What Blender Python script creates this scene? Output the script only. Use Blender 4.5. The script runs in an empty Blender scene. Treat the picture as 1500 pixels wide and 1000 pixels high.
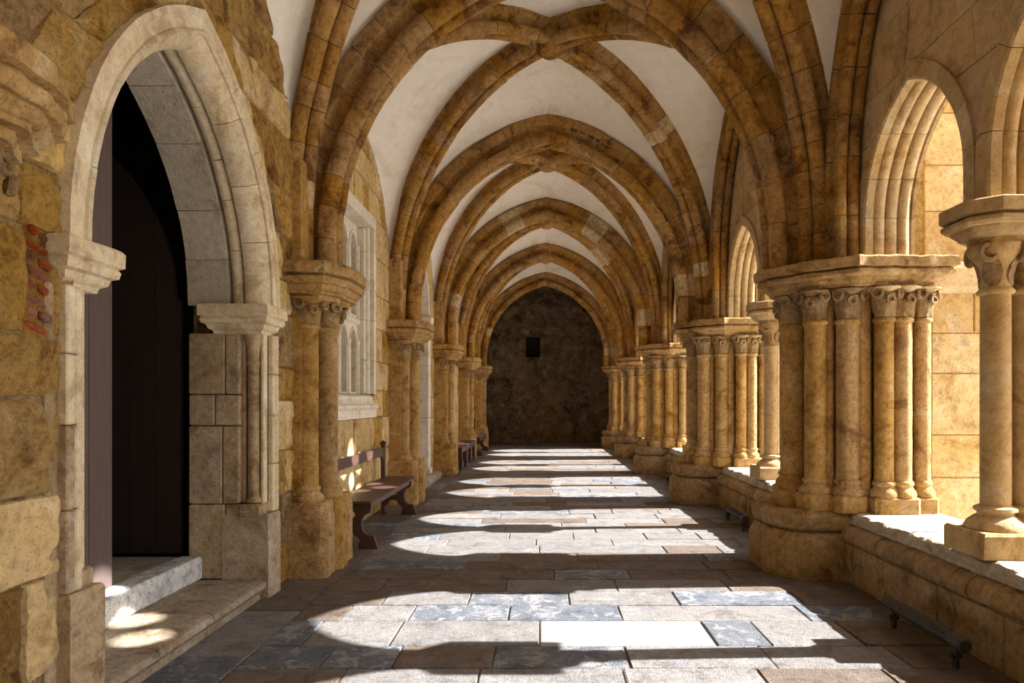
import bpy, math, random
from math import pi, sin, cos, sqrt, radians, atan2, acos, asin, floor, ceil
from mathutils import Vector, noise
random.seed(7)
scene = bpy.context.scene
COL = scene.collection

# ------------------------------------------------------------------ camera
cam_d = bpy.data.cameras.new('camera'); cam = bpy.data.objects.new('camera', cam_d); COL.objects.link(cam)
cam_d.sensor_width = 36.0; cam_d.lens = 24.0; cam_d.shift_x = -0.030; cam_d.shift_y = 0.0593
cam_d.clip_start = 0.05; cam_d.clip_end = 200
cam.location = (0, 0, 1.5); cam.rotation_euler = (radians(90), 0, 0)
scene.camera = cam
# ------------------------------------------------------------------ sky, sun, exposure
SUN_EL, SUN_AZ = radians(39.6), radians(2.8)
w = bpy.data.worlds.new('World'); scene.world = w; w.use_nodes = True
nt = w.node_tree; nt.nodes.clear()
sky = nt.nodes.new('ShaderNodeTexSky'); sky.sky_type = 'NISHITA'; sky.sun_disc = False
sky.sun_elevation = SUN_EL; sky.sun_rotation = radians(90) - SUN_AZ; sky.dust_density = 2.0
bg = nt.nodes.new('ShaderNodeBackground'); bg.inputs['Strength'].default_value = 0.20
wo = nt.nodes.new('ShaderNodeOutputWorld')
nt.links.new(sky.outputs[0], bg.inputs[0]); nt.links.new(bg.outputs[0], wo.inputs[0])
sd = bpy.data.lights.new('sun', 'SUN'); sun = bpy.data.objects.new('sun', sd); COL.objects.link(sun)
sd.energy = 13.0; sd.angle = radians(0.6); sd.color = (1.0, 0.97, 0.935)
ldir = Vector((-cos(SUN_EL) * cos(SUN_AZ), -cos(SUN_EL) * sin(SUN_AZ), -sin(SUN_EL)))
sun.rotation_euler = ldir.to_track_quat('-Z', 'Y').to_euler(); sun.location = (12, 8, 12)
vs = scene.view_settings
vs.view_transform = 'Standard'; vs.look = 'None'; vs.gamma = 1.0; vs.use_curve_mapping = False
vs.exposure = 0.76

# ------------------------------------------------------------------ materials
def N(nt, t, **k):
    n = nt.nodes.new(t)
    for a, b in k.items(): setattr(n, a, b)
    return n
def ramp(nt, stops):
    r = N(nt, 'ShaderNodeValToRGB'); e = r.color_ramp.elements
    e[0].position, e[0].color = stops[0][0], (*stops[0][1], 1)
    e[1].position, e[1].color = stops[-1][0], (*stops[-1][1], 1)
    for p, c in stops[1:-1]:
        x = e.new(p); x.color = (*c, 1)
    return r
def noise_n(nt, vec, scale, detail=5, rough=.6, dist=0.0):
    n = N(nt, 'ShaderNodeTexNoise'); n.inputs['Scale'].default_value = scale
    n.inputs['Detail'].default_value = detail; n.inputs['Roughness'].default_value = rough
    n.inputs['Distortion'].default_value = dist
    nt.links.new(vec, n.inputs['Vector']); return n
def stone(name, dark, base, light, s=1.0, bump=.5, rough=.9, rnd=.16, patch=None, patch_t=.62, pits=14., pit_d=.5, soot=None, soot_t=.5, fine=.45, spec=.25):
    m = bpy.data.materials.new(name); m.use_nodes = True; nt = m.node_tree; nt.nodes.clear(); L = nt.links.new
    geo = N(nt, 'ShaderNodeNewGeometry'); oi = N(nt, 'ShaderNodeObjectInfo')
    mul = N(nt, 'ShaderNodeMath', operation='MULTIPLY'); mul.inputs[1].default_value = 31.7; L(oi.outputs['Random'], mul.inputs[0])
    add = N(nt, 'ShaderNodeVectorMath', operation='ADD'); L(geo.outputs['Position'], add.inputs[0]); L(mul.outputs[0], add.inputs[1])
    vec = add.outputs[0]
    a = noise_n(nt, geo.outputs['Position'], 2.3 * s, 8, .68, .6)
    cr = ramp(nt, [(.36, dark), (.47, base), (.54, base), (.66, light)]); L(a.outputs[0], cr.inputs[0])
    b = noise_n(nt, vec, 13 * s, 8, .7)
    br = ramp(nt, [(.34, (1 - fine,) * 3), (.5, (1, 1, 1)), (.66, (1 + fine * .5,) * 3)]); L(b.outputs[0], br.inputs[0])
    mx = N(nt, 'ShaderNodeMix', data_type='RGBA', blend_type='MULTIPLY'); mx.inputs[0].default_value = 1
    L(cr.outputs[0], mx.inputs[6]); L(br.outputs[0], mx.inputs[7]); col = mx.outputs[2]
    pt = noise_n(nt, vec, 46 * s, 3, .6)
    ptr = ramp(nt, [(.33, (1 - fine * 1.2,) * 3), (.42, (1, 1, 1))]); L(pt.outputs[0], ptr.inputs[0])
    mp_ = N(nt, 'ShaderNodeMix', data_type='RGBA', blend_type='MULTIPLY'); mp_.inputs[0].default_value = 1
    L(col, mp_.inputs[6]); L(ptr.outputs[0], mp_.inputs[7]); col = mp_.outputs[2]
    if patch:
        c = noise_n(nt, vec, 3.1 * s, 7, .68, .8)
        pr = ramp(nt, [(patch_t, (0, 0, 0)), (patch_t + .05, (1, 1, 1))]); L(c.outputs[0], pr.inputs[0])
        m2 = N(nt, 'ShaderNodeMix', data_type='RGBA'); m2.inputs[7].default_value = (*patch, 1)
        L(pr.outputs[0], m2.inputs[0]); L(col, m2.inputs[6]); col = m2.outputs[2]
    if soot:
        sn = noise_n(nt, geo.outputs['Position'], 1.1 * s, 9, .72, .9)
        sr = ramp(nt, [(soot_t, (0, 0, 0)), (soot_t + .16, (1, 1, 1))]); L(sn.outputs[0], sr.inputs[0])
        m3 = N(nt, 'ShaderNodeMix', data_type='RGBA', blend_type='MULTIPLY'); m3.inputs[7].default_value = (*soot, 1)
        L(sr.outputs[0], m3.inputs[0]); L(col, m3.inputs[6]); col = m3.outputs[2]
    hs = N(nt, 'ShaderNodeHueSaturation')
    mr = N(nt, 'ShaderNodeMapRange'); mr.inputs[3].default_value = 1 - rnd; mr.inputs[4].default_value = 1 + rnd
    L(oi.outputs['Random'], mr.inputs[0]); L(mr.outputs[0], hs.inputs['Value'])
    r2 = N(nt, 'ShaderNodeMath', operation='FRACT'); L(mul.outputs[0], r2.inputs[0])
    mr2 = N(nt, 'ShaderNodeMapRange'); mr2.inputs[3].default_value = 1 - rnd; mr2.inputs[4].default_value = 1 + rnd
    L(r2.outputs[0], mr2.inputs[0]); L(mr2.outputs[0], hs.inputs['Saturation'])
    L(col, hs.inputs['Color'])
    p = N(nt, 'ShaderNodeBsdfPrincipled'); p.inputs['Roughness'].default_value = rough
    p.inputs['Specular IOR Level'].default_value = spec
    L(hs.outputs[0], p.inputs['Base Color'])
    f = noise_n(nt, vec, 34 * s, 6, .75)
    v = N(nt, 'ShaderNodeTexVoronoi'); v.inputs['Scale'].default_value = pits * s; L(vec, v.inputs['Vector'])
    vr = ramp(nt, [(.0, (0, 0, 0)), (.32, (1, 1, 1))]); L(v.outputs['Distance'], vr.inputs[0])
    ad = N(nt, 'ShaderNodeMath', operation='MULTIPLY_ADD'); ad.inputs[1].default_value = pit_d
    L(vr.outputs[0], ad.inputs[0]); L(f.outputs[0], ad.inputs[2])
    ad2 = N(nt, 'ShaderNodeMath', operation='ADD'); L(ad.outputs[0], ad2.inputs[0]); L(b.outputs[0], ad2.inputs[1])
    bp = N(nt, 'ShaderNodeBump'); bp.inputs['Strength'].default_value = bump; bp.inputs['Distance'].default_value = .03
    L(ad2.outputs[0], bp.inputs['Height']); L(bp.outputs[0], p.inputs['Normal'])
    o = N(nt, 'ShaderNodeOutputMaterial'); L(p.outputs[0], o.inputs[0]); return m
def plain(name, col, rough=.6, var=.12, scale=6., bump=.1, metal=0., spec=.3, stretch=None):
    m = bpy.data.materials.new(name); m.use_nodes = True; nt = m.node_tree; nt.nodes.clear(); L = nt.links.new
    geo = N(nt, 'ShaderNodeNewGeometry'); vec = geo.outputs['Position']
    if stretch:
        mp = N(nt, 'ShaderNodeMapping'); mp.inputs['Scale'].default_value = stretch; L(vec, mp.inputs[0]); vec = mp.outputs[0]
    a = noise_n(nt, vec, scale, 6, .6)
    lo = tuple(c * (1 - var) for c in col); hi = tuple(min(1, c * (1 + var)) for c in col)
    cr = ramp(nt, [(.3, lo), (.7, hi)]); L(a.outputs[0], cr.inputs[0])
    p = N(nt, 'ShaderNodeBsdfPrincipled'); p.inputs['Roughness'].default_value = rough; p.inputs['Metallic'].default_value = metal
    p.inputs['Specular IOR Level'].default_value = spec
    L(cr.outputs[0], p.inputs['Base Color'])
    b = noise_n(nt, vec, scale * 5, 5, .65)
    bp = N(nt, 'ShaderNodeBump'); bp.inputs['Strength'].default_value = bump; bp.inputs['Distance'].default_value = .01
    L(b.outputs[0], bp.inputs['Height']); L(bp.outputs[0], p.inputs['Normal'])
    o = N(nt, 'ShaderNodeOutputMaterial'); L(p.outputs[0], o.inputs[0]); return m

M = {}
SOOT = (.50, .47, .45)
M['rib'] = stone('rib_stone', (0.231, 0.104, 0.029), (0.515, 0.288, 0.085), (0.638, 0.417, 0.180), s=1.5, bump=.8, rnd=.10, patch=(.60, .46, .28), patch_t=.66, soot_t=.5, fine=0.36, soot=(0.56, 0.5, 0.46))
M['rib_pale'] = stone('rib_stone_pale', (.45, .32, .16), (.62, .47, .27), (.72, .58, .38), s=1.2, bump=.5, rnd=.08)
M['shaft'] = stone('shaft_stone', (0.317, 0.165, 0.051), (0.579, 0.358, 0.128), (0.710, 0.510, 0.255), s=1.7, bump=.75, rnd=.09, patch=(.72, .60, .42), patch_t=.66, soot_t=.52, fine=0.33, soot=(0.66, 0.58, 0.52))
M['pier'] = stone('pier_stone', (0.286, 0.167, 0.070), (0.503, 0.335, 0.161), (0.623, 0.458, 0.266), s=1.6, bump=.9, rnd=.08, pits=10, soot=(.6, .57, .54), soot_t=.5, fine=0.33)
M['arcade'] = stone('arcade_stone', (0.407, 0.257, 0.110), (0.569, 0.407, 0.207), (0.650, 0.528, 0.355), s=1.5, bump=.5, rnd=.08, fine=0.22)
M['spandrel'] = stone('spandrel_stone', (0.368, 0.238, 0.116), (0.552, 0.397, 0.211), (0.626, 0.477, 0.282), s=1.1, bump=.35, rnd=.06, pit_d=.2, soot=(.7, .66, .6), soot_t=.5, fine=0.2)
M['butt'] = stone('buttress_stone', (0.414, 0.239, 0.075), (0.573, 0.390, 0.166), (0.636, 0.501, 0.315), s=1.4, bump=.5, rnd=.12, fine=0.26)
M['wall'] = stone('wall_stone', (0.380, 0.199, 0.049), (0.660, 0.408, 0.127), (0.780, 0.550, 0.246), s=1.6, bump=1.0, pits=9, pit_d=.9, rnd=.10, soot=(.62, .58, .52), soot_t=.55, fine=0.4)
M['wall_pale'] = stone('wall_stone_pale', (0.491, 0.309, 0.112), (0.706, 0.502, 0.230), (0.786, 0.628, 0.375), s=1.3, bump=.6, rnd=.08, soot=(.72, .68, .62), soot_t=.55, fine=0.3)
M['rubble'] = stone('wall_rubble', (0.241, 0.123, 0.041), (0.540, 0.322, 0.108), (0.699, 0.493, 0.245), s=2.0, bump=1.0, pits=8, pit_d=1.0, rnd=.14, soot=(.55, .5, .46), soot_t=.5, fine=0.42)
M['mortar'] = stone('wall_mortar', (0.260, 0.160, 0.065), (0.500, 0.335, 0.140), (0.600, 0.440, 0.230), s=1.8, bump=.9)
M['pale'] = stone('portal_stone', (0.560, 0.430, 0.260), (0.780, 0.650, 0.440), (0.860, 0.770, 0.590), s=1.6, bump=.5, rnd=.06, patch=(.84, .82, .78), patch_t=.645, pit_d=.4, fine=0.2)
M['jamb'] = stone('jamb_stone', (0.300, 0.200, 0.110), (0.520, 0.390, 0.250), (0.660, 0.540, 0.380), s=1.7, bump=.6, rnd=.10, patch=(.72, .66, .58), patch_t=.66, soot=(.65, .6, .56), soot_t=.5, fine=0.3)
M['soffit'] = stone('soffit_stone', (0.440, 0.370, 0.280), (0.600, 0.530, 0.425), (0.680, 0.610, 0.500), s=1.5, bump=.5, rnd=.06, fine=0.22)
M['window'] = stone('window_stone', (0.660, 0.570, 0.430), (0.820, 0.750, 0.620), (0.880, 0.830, 0.740), s=1.7, bump=.4, rnd=.06, fine=0.16)
M['plaster'] = stone('vault_plaster', (0.790, 0.718, 0.614), (0.894, 0.842, 0.759), (0.915, 0.884, 0.832), s=.7, bump=.10, rnd=.02, pit_d=.05, fine=.06)
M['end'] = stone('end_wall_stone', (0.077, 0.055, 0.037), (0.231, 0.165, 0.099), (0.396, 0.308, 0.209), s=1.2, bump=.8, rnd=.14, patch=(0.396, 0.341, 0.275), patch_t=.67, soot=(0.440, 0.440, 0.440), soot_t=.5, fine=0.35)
M['brick'] = stone('red_brick', (.22, .07, .035), (.42, .13, .065), (.52, .27, .17), s=2, bump=.8, rnd=.2)
M['slab_brown'] = stone('slab_brown', (0.106, 0.077, 0.059), (0.175, 0.134, 0.103), (0.242, 0.196, 0.162), s=2.2, bump=.7, rough=.7, rnd=.10, pits=26, pit_d=.5, spec=.35, patch=(0.140, 0.131, 0.129), patch_t=.62, fine=0.3)
M['slab_grey'] = stone('slab_grey', (0.149, 0.139, 0.132), (0.236, 0.224, 0.218), (0.310, 0.298, 0.293), s=2.2, bump=.7, rough=.65, rnd=.10, pits=26, pit_d=.5, spec=.35, patch=(0.175, 0.186, 0.209), patch_t=.59, fine=0.3)
M['slab_blue'] = stone('slab_blue', (0.085, 0.096, 0.117), (0.151, 0.170, 0.202), (0.290, 0.296, 0.314), s=2.2, bump=.7, rough=.6, rnd=.12, pits=26, pit_d=.5, spec=.35, patch=(0.318, 0.318, 0.322), patch_t=.53, fine=0.3)
M['slab_cream'] = stone('slab_cream', (0.268, 0.255, 0.240), (0.307, 0.299, 0.291), (0.335, 0.333, 0.328), s=1.2, bump=.4, rough=.7, rnd=.04, pits=26, pit_d=.3, fine=0.15)
M['coping'] = stone('coping_stone', (.44, .36, .25), (.66, .58, .45), (.76, .69, .57), s=1.8, bump=.8, rnd=.06, fine=0.25)
M['seam'] = plain('dark_seam', (.13, .085, .045), .95, .3, 14, .4)
M['joint'] = plain('paving_joint', (.20, .165, .13), .9, .3, 20, .4)
M['step'] = stone('step_stone', (.24, .175, .115), (.42, .34, .25), (.55, .47, .38), s=1.5, bump=.6, rnd=.12, fine=0.35)
M['marble'] = stone('threshold_marble', (.42, .42, .42), (.62, .63, .63), (.74, .74, .73), s=1.2, bump=.2, rough=.6)
M['bench'] = plain('bench_wood', (.085, .045, .036), .42, .25, 5, .12, stretch=(6, 1, 6), spec=.45)
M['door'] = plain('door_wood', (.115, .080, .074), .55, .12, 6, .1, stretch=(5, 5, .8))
M['door_shaded'] = plain('door_wood_shaded', (.030, .021, .018), .6, .15, 6, .1, stretch=(5, 5, .8))  # same door wood, with the opened leaf's shade put into its colour
M['door_grey'] = plain('door_grey', (.33, .29, .24), .7, .15, 6, .1, stretch=(5, 5, .8))
M['dark'] = plain('unlit_dark', (.02, .018, .016), .9)  # near-black colour stands in for the lack of light in the room
M['glass'] = plain('leaded_glass', (.20, .17, .13), .5, .3, 8, .2, spec=.4)
M['metal'] = plain('lamp_metal', (.055, .052, .05), .5, .1, 10, .05, metal=.3, spec=.4)
M['lens'] = plain('lamp_lens', (.03, .03, .032), .25, .1, 10, .02, spec=.5)
M['ground'] = stone('courtyard_bounce', (.68, .62, .52), (.80, .75, .66), (.85, .81, .74), s=.6, bump=.4)  # court ground out of view, paled to bounce sun up to the vault
M['sun_block'] = plain('sun_block_slab', (.4, .36, .3), .9)

# ------------------------------------------------------------------ mesh helpers
def nz(p, s=6., seed=0.): return noise.noise(Vector((p[0] * s + seed, p[1] * s - seed, p[2] * s + 2 * seed)))
def mesh(name, verts, faces, smooth=None):
    me = bpy.data.meshes.new(name); me.from_pydata([tuple(v) for v in verts], [], faces); me.update()
    if smooth is not None:
        me.polygons.foreach_set('use_smooth', [True] * len(me.polygons)); me.set_sharp_from_angle(angle=radians(smooth))
    return me
def obj(name, me, mat, parent=None, loc=None):
    o = bpy.data.objects.new(name, me); COL.objects.link(o)
    if mat is not None and len(me.materials) == 0: me.materials.append(mat)
    if parent is not None: o.parent = parent
    if loc is not None: o.location = loc
    return o
def empty(name, loc, label, cat, group=None, kind=None):
    o = bpy.data.objects.new(name, None); COL.objects.link(o); o.location = loc; o.empty_display_size = .1
    o['label'] = label; o['category'] = cat
    if group: o['group'] = group
    if kind: o['kind'] = kind
    return o
KIDS = {}
def copy_tree(root, loc, label):
    r = root.copy(); COL.objects.link(r); r.location = loc; r['label'] = label
    def rec(src, dst):
        for ch in src.children:
            c = ch.copy(); COL.objects.link(c); c.parent = dst; rec(ch, c)
    rec(root, r); return r
def loft(rings, cap=True, closed=True):
    V = []; F = []; n = len(rings[0])
    for r in rings: V += list(r)
    for i in range(len(rings) - 1):
        for j in range(n if closed else n - 1):
            k = (j + 1) % n
            F.append((i * n + j, i * n + k, (i + 1) * n + k, (i + 1) * n + j))
    if cap and closed:
        F.append(tuple(reversed(range(n)))); F.append(tuple(range((len(rings) - 1) * n, len(rings) * n)))
    return V, F
def lathe(prof, n=20, c=(0, 0)):
    return loft([[(c[0] + r * cos(2 * pi * j / n), c[1] + r * sin(2 * pi * j / n), z) for j in range(n)] for r, z in prof])
def box(x0, x1, y0, y1, z0, z1, bev=.01):
    b = min(bev, (x1 - x0) * .3, (y1 - y0) * .3, (z1 - z0) * .3)
    def ring(i, z):
        return [(x0 + i + b, y0 + i, z), (x1 - i - b, y0 + i, z), (x1 - i, y0 + i + b, z), (x1 - i, y1 - i - b, z),
                (x1 - i - b, y1 - i, z), (x0 + i + b, y1 - i, z), (x0 + i, y1 - i - b, z), (x0 + i, y0 + i + b, z)]
    return loft([ring(b, z0), ring(0, z0 + b), ring(0, z1 - b), ring(b, z1)])
def inset(poly, d):
    n = len(poly); out = []
    A = sum(poly[i][0] * poly[(i + 1) % n][1] - poly[(i + 1) % n][0] * poly[i][1] for i in range(n))
    sg = 1 if A > 0 else -1
    for i in range(n):
        p0, p1, p2 = Vector(poly[i - 1]), Vector(poly[i]), Vector(poly[(i + 1) % n])
        e1 = (p1 - p0).normalized(); e2 = (p2 - p1).normalized()
        n1 = Vector((-e1.y, e1.x)) * sg; n2 = Vector((-e2.y, e2.x)) * sg
        b = (n1 + n2); b = b / max(.3, b.dot(n1)) if b.length > 1e-6 else n1
        out.append((p1.x + b.x * d, p1.y + b.y * d))
    return out
def resample(poly, step):
    out = []; n = len(poly)
    for i in range(n):
        a, b = Vector(poly[i]), Vector(poly[(i + 1) % n]); k = max(1, int(round((b - a).length / step)))
        for j in range(k): out.append(tuple(a + (b - a) * (j / k)))
    return out
def tiers(poly, prof, step=None, jit=0., js=9., seed=0.):
    """moulded slab: prof is a list of (z, inward offset)"""
    rings = []
    for z, d in prof:
        q = inset(poly, d) if abs(d) > 1e-6 else list(poly)
        if step:      # same count in each ring: split each edge by the base polygon's counts
            cnt = [max(1, int(round((Vector(poly[(i + 1) % len(poly)]) - Vector(poly[i])).length / step))) for i in range(len(poly))]
            q2 = []
            for i in range(len(q)):
                a, b = Vector(q[i]), Vector(q[(i + 1) % len(q)])
                for j in range(cnt[i]): q2.append(tuple(a + (b - a) * (j / cnt[i])))
            q = q2
        r = []
        for x, y in q:
            if jit:
                k = nz((x, y, z), js, seed) + .5 * nz((x, y, z), js * 2.3, seed + 3)
                k2 = nz((x, y, z), js, seed + 11); k3 = nz((x, y, z), js, seed + 23)
                r.append((x + jit * k, y + jit * k2, z + jit * .6 * k3))
            else: r.append((x, y, z))
        rings.append(r)
    return loft(rings)
def join(parts):
    V = []; F = []
    for v, f in parts:
        o = len(V); V += list(v); F += [tuple(i + o for i in q) for q in f]
    return V, F
def mv(vf, dx=0, dy=0, dz=0): return [(x + dx, y + dy, z + dz) for x, y, z in vf[0]], vf[1]
def tube(pts, r, n=8, cap=True):
    rings = []
    for i, p in enumerate(pts):
        p = Vector(p); t = (Vector(pts[min(i + 1, len(pts) - 1)]) - Vector(pts[max(i - 1, 0)])).normalized()
        a = t.orthogonal().normalized() if i == 0 else (pa - t * pa.dot(t)).normalized()
        pa = a; b = t.cross(a); rr = r[i] if isinstance(r, (list, tuple)) else r
        rings.append([tuple(p + (a * cos(2 * pi * j / n) + b * sin(2 * pi * j / n)) * rr) for j in range(n)])
    return loft(rings, cap)
DG = None
def plate(outlines, thick):
    """flat slab with holes from closed 2-D outlines, centred on its thickness; returns verts (a, b, t), faces"""
    cu = bpy.data.curves.new('tmp', 'CURVE'); cu.dimensions = '2D'; cu.fill_mode = 'BOTH'; cu.extrude = thick / 2
    for ol in outlines:
        sp = cu.splines.new('POLY'); sp.points.add(len(ol) - 1)
        for i, p in enumerate(ol): sp.points[i].co = (p[0], p[1], 0, 1)
        sp.use_cyclic_u = True
    o = bpy.data.objects.new('tmp', cu)
    me = o.to_mesh(); V = [tuple(v.co) for v in me.vertices]; F = [tuple(p.vertices) for p in me.polygons]
    o.to_mesh_clear(); bpy.data.objects.remove(o); bpy.data.curves.remove(cu)
    return V, F
class Path:
    """polyline in a vertical plane, (h, z) points, walked by arc length"""
    def __init__(s, pts):
        s.p = pts; s.c = [0.]
        for a, b in zip(pts, pts[1:]): s.c.append(s.c[-1] + sqrt((b[0] - a[0]) ** 2 + (b[1] - a[1]) ** 2))
        s.L = s.c[-1]
    def at(s, d):
        d = min(max(d, 0), s.L); lo = 0
        import bisect
        i = min(max(bisect.bisect_right(s.c, d) - 1, 0), len(s.p) - 2)
        k = (d - s.c[i]) / max(1e-9, s.c[i + 1] - s.c[i]); a, b = s.p[i], s.p[i + 1]
        return (a[0] + (b[0] - a[0]) * k, a[1] + (b[1] - a[1]) * k)
    def tan(s, d):
        a = s.at(d - .02); b = s.at(d + .02); l = sqrt((b[0] - a[0]) ** 2 + (b[1] - a[1]) ** 2) or 1
        return ((b[0] - a[0]) / l, (b[1] - a[1]) / l)
def sweep(path, s0, s1, prof, O, D, side, nseg, sc=1.0, off=0.0, jit=0., seed=0., crown=None):
    """prof (u across, v away from the soffit); O origin, D horizontal unit vector of the plane; side=+1/-1 picks the outer side"""
    B = Vector((-D[1], D[0], 0)); D = Vector((D[0], D[1], 0)); O = Vector(O); rings = []
    for i in range(nseg + 1):
        d = s0 + (s1 - s0) * i / nseg; h, z = path.at(d); t = path.tan(d)
        n = (-t[1] * side, t[0] * side)
        r = []
        for u, v in prof:
            hh = h + n[0] * (v * sc + off); zz = z + n[1] * (v * sc + off)
            if crown is not None and d > path.L - .25 and abs(t[0]) > .2:
                if i == nseg and s1 > path.L - .02 or (crown - hh) * t[0] < 0:
                    zz += (crown - hh) / t[0] * t[1]; hh = crown
            q = O + D * hh + B * (u * sc) + Vector((0, 0, zz))
            if jit: q = q + Vector((nz(q, 11, seed), nz(q, 11, seed + 5), nz(q, 11, seed + 9))) * jit
            r.append(tuple(q))
        rings.append(r)
    return loft(rings)
def arch_stones(parent, path, prof, O, D, side, size, mat, name='voussoir', gap=.008, jit=.004, core=True, seg=.14, pale=0., smooth=32, core_mat=None, crown=None, var=1.):
    d = 0.; k = 0
    if core:
        cp = inset(prof, .007)
        obj('mortar_core', mesh('mortar_core', *sweep(path, 0, path.L, cp, O, D, side, max(6, int(path.L / .12)), crown=crown)), core_mat or M['seam'], parent)
    while d < path.L - 1e-3:
        l = size * random.uniform(.75, 1.3)
        if path.L - d - l < size * .5: l = path.L - d
        a, b = d + gap / 2, min(path.L, d + l) - gap / 2
        V, F = sweep(path, a, b, prof, O, D, side, max(1, int(round(l / seg))), 1 + var * random.uniform(-.02, .02), var * random.uniform(-.007, .005), jit, k * 1.7 + path.L, crown)
        obj(name, mesh(name, V, F, smooth), M['rib_pale'] if random.random() < pale else mat, parent)
        d += l; k += 1
def rib_profile(w, d, r):
    R = [(0.0, r * 1.75), (.006, r * 1.5)]
    cx, cy = w / 2 - r, r
    for k in range(9):
        a = radians(165 + k * (420 - 165) / 8); R.append((cx + r * cos(a), cy + r * sin(a)))
    R += [(w / 2 - r * 1.15, 2 * r + .012), (w / 2 - r * 1.15, 2 * r + .05), (w / 2 - r * .75, 2 * r + .09), (w / 2 - r * .1, 2 * r + .105), (w / 2 + .005, 2 * r + .11), (w / 2 + .005, d)]
    return R + [(-u, v) for u, v in reversed(R[1:])]
def circle_pts(cx, cy, r, n=28, a0=0): return [(cx + r * cos(a0 + 2 * pi * i / n), cy + r * sin(a0 + 2 * pi * i / n)) for i in range(n)]
def pointed(c0, hw, z0, rise, n=14, add=0., stilt=0.):
    """half-open pointed arch outline from left foot to right foot"""
    cc = (rise * rise - hw * hw) / (2 * hw); R = hw + cc
    R2 = R + add; th = acos(min(1, cc / R2)); pts = []
    if stilt: pts.append((c0 - hw - add, z0 - stilt))
    for i in range(n + 1):
        a = th * i / n; pts.append((c0 + cc - R2 * cos(a), z0 + R2 * sin(a)))
    return pts + [(2 * c0 - x, z) for x, z in reversed(pts[:-1])]
def pointed_half(hw, z0, rise, z):     # half width of a pointed arch at height z
    if z <= z0: return hw
    cc = (rise * rise - hw * hw) / (2 * hw); R = hw + cc; k = R * R - (z - z0) ** 2
    return max(0., sqrt(k) - cc) if k > 0 else 0.

# block with a bevelled face on any plane; mapf(a, z, out) -> xyz
def block(quad, mapf, proud, bev=.008, rough=0., seed=0., back=-.03):
    cx = sum(p[0] for p in quad) / 4; cz = sum(p[1] for p in quad) / 4
    q2 = []
    for i, p in enumerate(quad):
        dx, dz = cx - p[0], cz - p[1]
        q2.append((p[0] + (bev if dx > 0 else -bev), p[1] + (bev if dz > 0 else -bev)))
    if not rough:
        V = [mapf(a, z, back) for a, z in quad] + [mapf(a, z, proud - bev) for a, z in quad] + [mapf(a, z, proud) for a, z in q2]
        F = [(0, 1, 5, 4), (1, 2, 6, 5), (2, 3, 7, 6), (3, 0, 4, 7), (4, 5, 9, 8), (5, 6, 10, 9), (6, 7, 11, 10), (7, 4, 8, 11), (8, 9, 10, 11)]
        return V, F
    n = 10 if rough > .015 else 5; V = []; F = []
    for j in range(n + 1):
        for i in range(n + 1):
            s, t = i / n, j / n
            a = (q2[0][0] * (1 - s) + q2[1][0] * s) * (1 - t) + (q2[3][0] * (1 - s) + q2[2][0] * s) * t
            z = (q2[0][1] * (1 - s) + q2[1][1] * s) * (1 - t) + (q2[3][1] * (1 - s) + q2[2][1] * s) * t
            e = min(s, 1 - s, t, 1 - t)
            o = proud + rough * (nz((a, z, seed), 9) + .5 * nz((a, z, seed), 22)) - (bev if e == 0 else 0)
            V.append(mapf(a, z, o))
    for j in range(n):
        for i in range(n): F.append((j * (n + 1) + i, j * (n + 1) + i + 1, (j + 1) * (n + 1) + i + 1, (j + 1) * (n + 1) + i))
    m = n + 1
    rim = [i for i in range(m)] + [j * m + n for j in range(1, m)] + [n * m + i for i in range(n - 1, -1, -1)] + [j * m for j in range(n - 1, 0, -1)]
    o = len(V)
    per = len(rim)
    for k in range(per):
        s = k % n / n; e = k // n; p, q = quad[e], quad[(e + 1) % 4]
        V.append(mapf(p[0] + (q[0] - p[0]) * s, p[1] + (q[1] - p[1]) * s, back))
    for k in range(per):
        l = (k + 1) % per; F.append((o + k, o + l, rim[l], rim[k]))
    return V, F
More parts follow.
